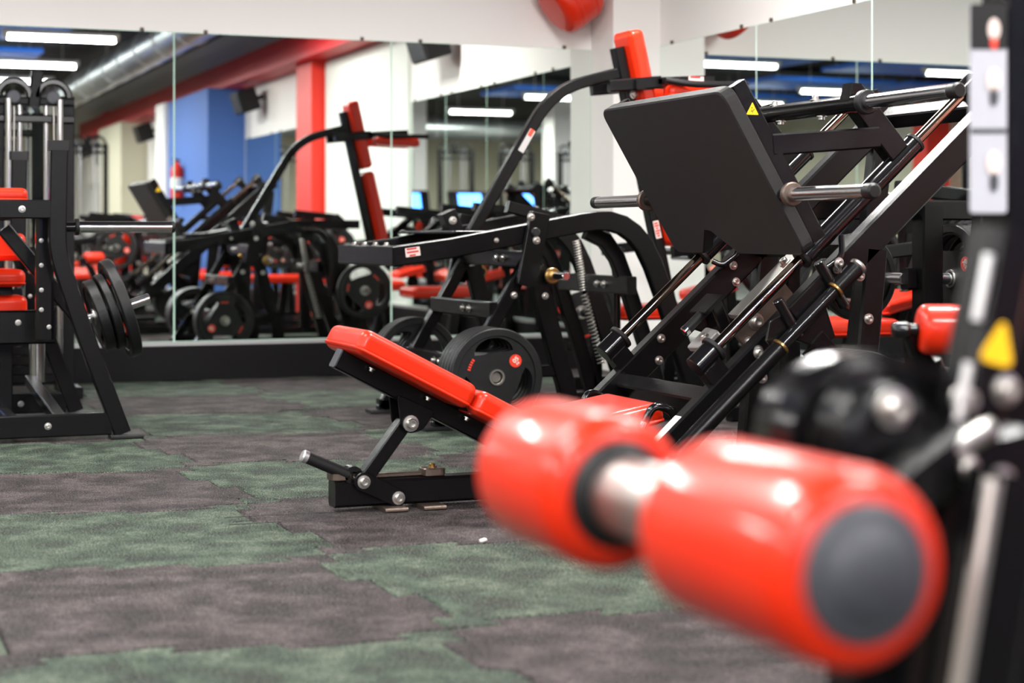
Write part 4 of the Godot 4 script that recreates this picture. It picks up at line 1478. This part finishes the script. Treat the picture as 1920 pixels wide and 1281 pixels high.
# ---- treadmills with blue screens, far behind the camera, seen in the mirrors ----
func treadmill(at: Vector3, label: String) -> void:
	var t := thing("treadmill", label, "treadmill", at, "treadmills with blue screens")
	var g := G.new()
	g.box(at + Vector3(0, 0.09, 0.2), Vector3(0.62, 0.14, 1.5), 0.02)
	obj("deck", g, M.black_matt, t)
	g = G.new()
	g.box(at + Vector3(0, 0.165, 0.25), Vector3(0.46, 0.012, 1.3), 0.003)
	obj("belt", g, M.rubber, t)
	for s in [-1.0, 1.0]:
		g = G.new()
		g.sweep(soft([at + Vector3(0.33 * s, 0.1, -0.45), at + Vector3(0.33 * s, 1.15, -0.55), at + Vector3(0.33 * s, 1.1, -0.1)], 0.1), 0.05, 0.06, EU, 0.008)
		obj("handrail", g, M.alu, t)
	var xf := frame_of(at + Vector3(0, 1.28, -0.55), EU, Vector3(0, 0.94, -0.34))
	g = G.new()
	g.rbox(xf, Vector3(0.66, 0.42, 0.07), 0.03)
	var c := obj("console", g, M.black_gloss, t)
	g = G.new()
	g.rbox(xf * Transform3D(Basis(), Vector3(0, 0.03, 0.036)), Vector3(0.36, 0.24, 0.006), 0.002, 1)
	obj("screen", g, M.blue_glow, c)
	var l := AreaLight3D.new()
	l.name = "light"
	l.area_size = Vector2(0.36, 0.24)
	l.light_color = Color(0.25, 0.5, 1.0)
	l.light_energy = 0.12
	l.shadow_enabled = true
	l.transform = xf.translated(-at) * Transform3D(Basis(Vector3.UP, PI), Vector3(0, 0.03, 0.05))
	t.add_child(l)
	t.rotation.y = PI

# ---- seated plate loaded machines along the right wall ----
func seat_machine(at: Vector3, turn: float, label: String, tall := true) -> Node3D:
	var t := thing("seated_press_machine", label, "exercise machine", at, "seated plate loaded machines")
	t.rotation.y = turn
	var o := at
	var g: G
	for s in [-1.0, 1.0]:
		g = G.new()
		g.beam(o + Vector3(-0.55, 0.035, 0.30 * s), o + Vector3(0.50, 0.035, 0.30 * s), 0.06, 0.07, EV, 0.005)
		obj("floor_beam", g, M.black, t)
		g = G.new()
		g.sweep(soft([o + Vector3(0.42, 0.05, 0.30 * s), o + Vector3(0.36, 0.98, 0.30 * s), o + Vector3(-0.10, 1.02, 0.34 * s)], 0.10), 0.06, 0.06, EV, 0.005)
		var fr := obj("side_frame", g, M.black, t)
		bolt(fr, o + Vector3(0.39, 0.55, 0.33 * s), Vector3(0, 0, s), 0.013)
		g = G.new()
		g.sweep(soft([o + Vector3(0.30, 1.0, 0.40 * s), o + Vector3(0.05, 0.78, 0.42 * s), o + Vector3(-0.32, 0.74, 0.42 * s)], 0.10), 0.045, 0.055, EV, 0.005)
		obj("press_arm", g, M.black, t)
		g = G.new()
		g.cyl(o + Vector3(-0.30, 0.74, 0.42 * s), o + Vector3(-0.30, 0.74, 0.22 * s), 0.017, 16)
		obj("grip", g, M.rubber, t)
		g = G.new()
		g.cyl(o + Vector3(0.22, 0.70, 0.40 * s), o + Vector3(0.22, 0.70, 0.64 * s), 0.022, 20)
		obj("plate_horn", g, M.chrome, t)
		g = G.new()
		g.beam(o + Vector3(0.22, 0.70, 0.40 * s), o + Vector3(0.12, 0.84, 0.40 * s), 0.04, 0.05, EV, 0.005)
		obj("horn_arm", g, M.black, t)
	g = G.new()
	g.beam(o + Vector3(0.38, 0.80, -0.30), o + Vector3(0.38, 0.80, 0.30), 0.06, 0.06, EU, 0.005)
	obj("back_bar", g, M.black, t)
	g = G.new()
	g.beam(o + Vector3(-0.15, 0.05, 0), o + Vector3(-0.10, 0.38, 0), 0.07, 0.07, EV, 0.005)
	var sp := obj("seat_post", g, M.black, t)
	sticker(sp, "label", frame_of(o + Vector3(-0.165, 0.16, 0), Vector3(0, 0, 1), Vector3.UP), 0.06, 0.035, M.label_pale, 3, M.print_red)
	g = G.new()
	g.beam(o + Vector3(-0.50, 0.035, 0), o + Vector3(0.45, 0.035, 0), 0.07, 0.07, EV, 0.005)
	obj("middle_beam", g, M.black, t)
	cushion(t, "seat_pad", frame_of(o + Vector3(-0.22, 0.425, 0), EU, Vector3.UP), Vector3(0.52, 0.08, 0.34), M.red, 0.036)
	var lean := Vector3(0.34, 0.94, 0).normalized()
	if tall:
		cushion(t, "back_pad", frame_of(o + Vector3(0.17, 0.74, 0), lean, Vector3(0.94, -0.34, 0)), Vector3(0.58, 0.075, 0.30), M.red, 0.034)
	else:
		cushion(t, "low_pad", frame_of(o + Vector3(0.10, 0.53, 0), Vector3(0.97, 0.24, 0), Vector3(-0.24, 0.97, 0)), Vector3(0.24, 0.06, 0.26), M.red, 0.028)
	g = G.new()
	g.beam(o + Vector3(0.11, 0.42, 0), o + Vector3(0.36, 1.0, 0), 0.06, 0.05, EV, 0.005)
	obj("back_post", g, M.black, t)
	return t

func build_seat_machines() -> void:
	var list := [[4.3, 6.62, 0.0, "red padded seated press machine by the mirror behind the leg press"], [4.3, 8.35, 0.0, "red padded seated press machine by the mirror beside the corner column"],
		[4.10, 4.25, 0.0, "red padded seated press machine in front of the plain grey wall"], [3.95, 2.75, 0.0, "red padded seated press machine beside the red pillar"], [2.75, 2.2, 0.5, "red padded seated press machine standing apart in the aisle"],
		[4.0, 1.2, 0.0, "red padded seated press machine behind the red pillar"], [2.85, 0.3, 0.3, "red padded seated press machine in the middle of the right aisle"], [3.6, -1.6, 0.0, "red padded seated press machine in front of the blue-glow pier"], [2.6, -2.2, 0.4, "red padded seated press machine left of the blue-glow pier"], [3.5, -4.4, 0.1, "red padded seated press machine in front of the white pier"],
		[-2.0, 3.6, PI, "red padded seated press machine in the left half of the hall"], [-2.2, 6.2, PI, "red padded seated press machine in the left half near the front mirrors"], [-1.8, -2.6, 2.4, "red padded seated press machine in the left half towards the back"]]
	var nick := ["behind the leg press", "beside the corner column", "before the plain grey wall", "beside the red pillar", "standing apart in the aisle", "behind the red pillar", "in the right aisle", "before the blue-glow pier", "left of the blue-glow pier", "before the white pier", "at the left", "near the front mirrors", "towards the back"]
	for i in list.size():
		var q = list[i]
		var at := V(q[0], 0.0, q[1])
		seat_machine(at, q[2], q[3], i > 1)
		for s in ([1.0] if i < 2 else [-1.0, 1.0]):
			for k in (2 if i < 4 else 1):
				var off := Vector3(0.22, 0.70, (0.47 + 0.04 * k) * s).rotated(Vector3.UP, q[2])
				plate(at + off, Vector3(0, 0, s).rotated(Vector3.UP, q[2]), 0.7 * i + 0.3 * k, "%s grip plate on the %s side of the press machine %s" % ["inner" if k == 0 else "outer", "near" if s > 0 else "far", nick[i]], "plates on the seated machines", 0.205, 0.034, "20", true)
	for q in [[1.55, -3.9, "rightmost of the row"], [0.6, -3.9, "second from the right"], [-0.35, -3.9, "third from the right"]]:
		treadmill(V(q[0], 0.0, q[1]), "black treadmill with a blue screen far behind the machines, %s" % q[2])
	# floor rack with a cross bar behind the leg press
	var t := thing("plate_rack", "black upright frame with cross bar and plate pegs behind the leg press", "rack", V(3.9, 0.0, 5.45))
	var g := G.new()
	g.beam(V(3.84, 0.0, 5.55), V(3.84, 0.93, 5.55), 0.08, 0.09, EV, 0.005)
	obj("post", g, M.black, t)
	g = G.new()
	g.beam(V(3.30, 0.915, 5.60), V(4.30, 0.915, 5.60), 0.06, 0.075, EV, 0.005)
	obj("cross_bar", g, M.black, t)
	g = G.new()
	g.beam(V(3.32, 0.0, 5.66), V(3.32, 0.93, 5.66), 0.06, 0.06, EV, 0.005)
	obj("post", g, M.black, t)
	g = G.new()
	g.beam(V(3.25, 0.03, 5.60), V(4.4, 0.03, 5.60), 0.07, 0.06, EV, 0.005)
	obj("foot", g, M.black, t)
	g = G.new()
	g.cyl(V(3.88, 0.66, 5.54), V(4.14, 0.66, 5.54), 0.022, 20)
	obj("peg", g, M.chrome, t)
	g = G.new()
	g.beam(V(3.76, 0.66, 5.58), V(3.84, 0.66, 5.58), 0.05, 0.08, EV, 0.005)
	obj("peg_block", g, M.black, t)
	g = G.new()
	g.cyl(V(3.76, 0.66, 5.58), V(3.76, 0.66, 5.98), 0.022, 20)
	obj("peg", g, M.chrome, t)
	plate(V(3.76, 0.66, 5.90), -EV, 1.0, "single black plate facing the camera behind the leg press rail", "plates on the rack peg", 0.17, 0.036)
	for k in 3:
		plate(V(3.95 + 0.05 * k, 0.66, 5.54), -EU, 0.5 * k, "black plate on the rack peg behind the leg press, %s" % ["left one", "middle one", "right one"][k], "plates on the rack peg", 0.205, 0.040, "20", k == 0)

# ---- machine in the foreground: two foam rolls and the frame at the right edge ----
func build_front_machine() -> void:
	var t := thing("leg_curl_machine", "blurred black machine at the right edge with two big red foam rolls", "exercise machine", V(1.2, 0.0, 1.55))
	var u := 0.705
	var y := 0.576
	var g := G.new()
	g.cyl(V(u, y, 1.13), V(u, y, 1.74), 0.026, 28)
	obj("roll_shaft", g, M.chrome, t)
	for q in [[1.095, 1.335], [1.515, 1.72]]:
		g = G.new()
		g.roll(V(u, y, q[0]), V(u, y, q[1]), 0.0748, 0.024, 56)
		var r := obj("foam_roll", g, M.red, t)
		g = G.new()
		g.lathe(V(u, y, q[0] + 0.006), -EV, [Vector2(0.0, 0.024), Vector2(0.02, 0.023), Vector2(0.034, 0.018), Vector2(0.040, 0.011), Vector2(0.046, 0.012), Vector2(0.052, 0.009), Vector2(0.055, -0.006)] if q[0] < 1.3 else [Vector2(0.026, 0.012), Vector2(0.048, 0.012), Vector2(0.052, 0.006), Vector2(0.052, -0.004)], 40, true)
		obj("end_cap", g, M.rubber_cap if q[0] < 1.3 else M.rubber, r)
	g = G.new()
	g.cyl(V(u, y, 1.35), V(u, y, 1.505), 0.036, 30, 0.006)
	obj("shaft_sleeve", g, M.steel, t)
	# lever from the rolls to the frame
	g = G.new()
	g.sweep(soft([V(u + 0.02, y - 0.01, 1.475), V(0.95, 0.53, 1.50), V(1.16, 0.60, 1.60)], 0.08), 0.05, 0.06, EV, 0.006)
	obj("roll_arm", g, M.black, t)
	# cam wheel with highlights
	g = G.new()
	g.lathe(V(1.055, 0.605, 1.60), EV, [Vector2(0, -0.012), Vector2(0.04, -0.012), Vector2(0.054, -0.006), Vector2(0.06, 0.0), Vector2(0.06, 0.05), Vector2(0.05, 0.06), Vector2(0, 0.06)], 40)
	var cam := obj("cam_wheel", g, M.black, t)
	bolt(cam, V(1.055, 0.638, 1.588), -EV, 0.014)
	g = G.new()
	g.beam(V(1.055, 0.58, 1.63), V(1.055, 0.0, 1.63), 0.06, 0.08, EV, 0.006)
	obj("post", g, M.black, t)
	g = G.new()
	g.sweep(soft([V(0.985, 0.50, 1.70), V(0.99, 0.64, 1.70), V(1.08, 0.672, 1.69), V(1.20, 0.63, 1.66)], 0.08), 0.07, 0.055, EV, 0.012)
	obj("cam_arm", g, M.black_gloss, t)
	# slanted main beam at the edge of the picture
	g = G.new()
	g.beam(V(1.205, 0.825, 1.60), V(1.095, 0.33, 1.60), 0.06, 0.06, EV, 0.008)
	var mb := obj("main_beam", g, M.black, t)
	for q in [[0.80, 0.73], [0.685, 0.625]]:
		g = G.new()
		g.beam(V(1.205 - 0.222 * (0.825 - q[0]) - 0.034, q[0], 1.572), V(1.205 - 0.222 * (0.825 - q[1]) - 0.034, q[1], 1.572), 0.012, 0.012, EV, 0.003)
		obj("edge_strip", g, M.alu, mb)
	var dirx := Vector3(0.97, -0.246, 0)
	g = G.new()
	g.prism(frame_of(V(1.176, 0.704, 1.5685), dirx, Vector3(0.246, 0.97, 0)), round_poly([Vector2(-0.024, -0.022), Vector2(0.024, -0.022), Vector2(0.0, 0.03)], 0.014), 0.002, 0.0004)
	obj("yellow_sticker", g, M.yellow, mb)
	g = G.new()
	g.beam(V(1.139, 0.575, 1.506), V(0.99, 0.0, 1.46), 0.06, 0.07, EV, 0.008)
	var sl := obj("front_strut", g, M.black, t)
	g = G.new()
	g.beam(V(1.103, 0.575, 1.481), V(0.955, 0.0, 1.435), 0.02, 0.02, EV, 0.004)
	obj("edge_strip", g, M.steel, sl)
	g = G.new()
	g.beam(V(0.92, 0.035, 1.46), V(1.9, 0.035, 1.65), 0.08, 0.07, EV, 0.006)
	obj("floor_beam", g, M.black, t)
	# adjusting hardware
	for q in [[1.10, 0.585, 1.57], [1.125, 0.575, 1.56], [1.165, 0.56, 1.55], [1.14, 0.645, 1.58], [1.185, 0.655, 1.57]]:
		bolt(t, V(q[0], q[1], q[2]), -EV, 0.011)
	g = G.new()
	g.cyl(V(1.06, 0.575, 1.56), V(1.17, 0.615, 1.58), 0.016, 20)
	obj("adjusting_pin", g, M.steel, t)
	g = G.new()
	g.beam(V(1.08, 0.55, 1.60), V(1.22, 0.57, 1.60), 0.05, 0.09, EV, 0.006)
	obj("adjusting_block", g, M.black, t)
	# tall post with the instruction placard
	var pt := thing("instruction_post", "black post with a narrow white instruction placard at the right edge", "sign", V(1.76, 0.0, 2.33))
	g = G.new()
	g.beam(V(1.805, 0.0, 2.36), V(1.805, 1.75, 2.36), 0.07, 0.10, EV, 0.006)
	obj("post", g, M.black, pt)
	g = G.new()
	g.box(V(1.805, 0.02, 2.36), Vector3(0.3, 0.04, 0.3), 0.006)
	obj("foot", g, M.black, pt)
	for hy in [0.90, 1.14]:
		g = G.new()
		g.beam(V(1.72, hy, 2.345), V(1.79, hy, 2.345), 0.025, 0.03, EV, 0.003)
		obj("placard_arm", g, M.black, pt)
	var pf := frame_of(V(1.722, 1.02, 2.325), Vector3(0.93, 0, 0.366), Vector3.UP)
	g = G.new()
	g.prism(pf, round_poly([Vector2(-0.029, -0.165), Vector2(0.029, -0.165), Vector2(0.029, 0.165), Vector2(-0.029, 0.165)], 0.006), 0.006, 0.001)
	var pc := obj("placard", g, M.placard, pt)
	g = G.new()
	g.prism(pf * Transform3D(Basis(), Vector3(0, 0.13, 0.0035)), round_poly([Vector2(-0.029, -0.036), Vector2(0.029, -0.036), Vector2(0.029, 0.035), Vector2(-0.029, 0.035)], 0.004), 0.002, 0.0004)
	obj("dark_header", g, M.black_matt, pc)
	for q in [[0.125, 0.010, 0.018, 0], [0.105, 0.006, 0.012, 1], [0.045, 0.012, 0.02, 0], [0.02, 0.007, 0.016, 2], [-0.085, 0.012, 0.02, 0], [-0.115, 0.007, 0.016, 2]]:
		g = G.new()
		var el := PackedVector2Array()
		for k in 14:
			el.append(Vector2(0.008 + q[1] * cos(TAU * k / 14), q[0] + q[2] * sin(TAU * k / 14)))
		g.prism(pf * Transform3D(Basis(), Vector3(0, 0, 0.0048)), el, 0.001, 0.0002)
		obj("printed_figure", g, [M.label_pale, M.label_red, M.rubber_cap][q[3]], pc)
	g = G.new()
	g.prism(pf * Transform3D(Basis(), Vector3(0, -0.035, 0.0034)), PackedVector2Array([Vector2(-0.028, -0.004), Vector2(0.028, -0.004), Vector2(0.028, 0.004), Vector2(-0.028, 0.004)]), 0.001, 0.0002)
	obj("divider", g, M.rubber_cap, pc)
	# single red roll of the next machine
	var rt := thing("roller_bench", "small red foam roll with a black knob between the blurred frame and leg press", "exercise machine", V(2.36, 0.0, 3.38))
	g = G.new()
	g.roll(V(2.318, 0.608, 3.386), V(2.49, 0.608, 3.32), 0.057, 0.02, 40)
	obj("foam_roll", g, M.red, rt)
	g = G.new()
	g.cyl(V(2.29, 0.608, 3.397), V(2.62, 0.608, 3.27), 0.014, 20)
	obj("roll_shaft", g, M.black_gloss, rt)
	g = G.new()
	g.roll(V(2.262, 0.606, 3.408), V(2.30, 0.607, 3.393), 0.02, 0.009, 24)
	obj("knob", g, M.black_gloss, rt)
	g = G.new()
	g.beam(V(2.31, 0.60, 3.40), V(2.36, 0.52, 3.42), 0.03, 0.05, EV, 0.006)
	obj("bracket", g, M.black, rt)
	g = G.new()
	g.sweep(soft([V(2.36, 0.53, 3.42), V(2.46, 0.30, 3.42), V(2.46, 0.0, 3.42)], 0.08), 0.06, 0.06, EV, 0.006)
	obj("post", g, M.black, rt)
	g = G.new()
	g.beam(V(2.36, 0.03, 3.42), V(3.0, 0.03, 3.20), 0.07, 0.06, EV, 0.006)
	obj("foot", g, M.black, rt)
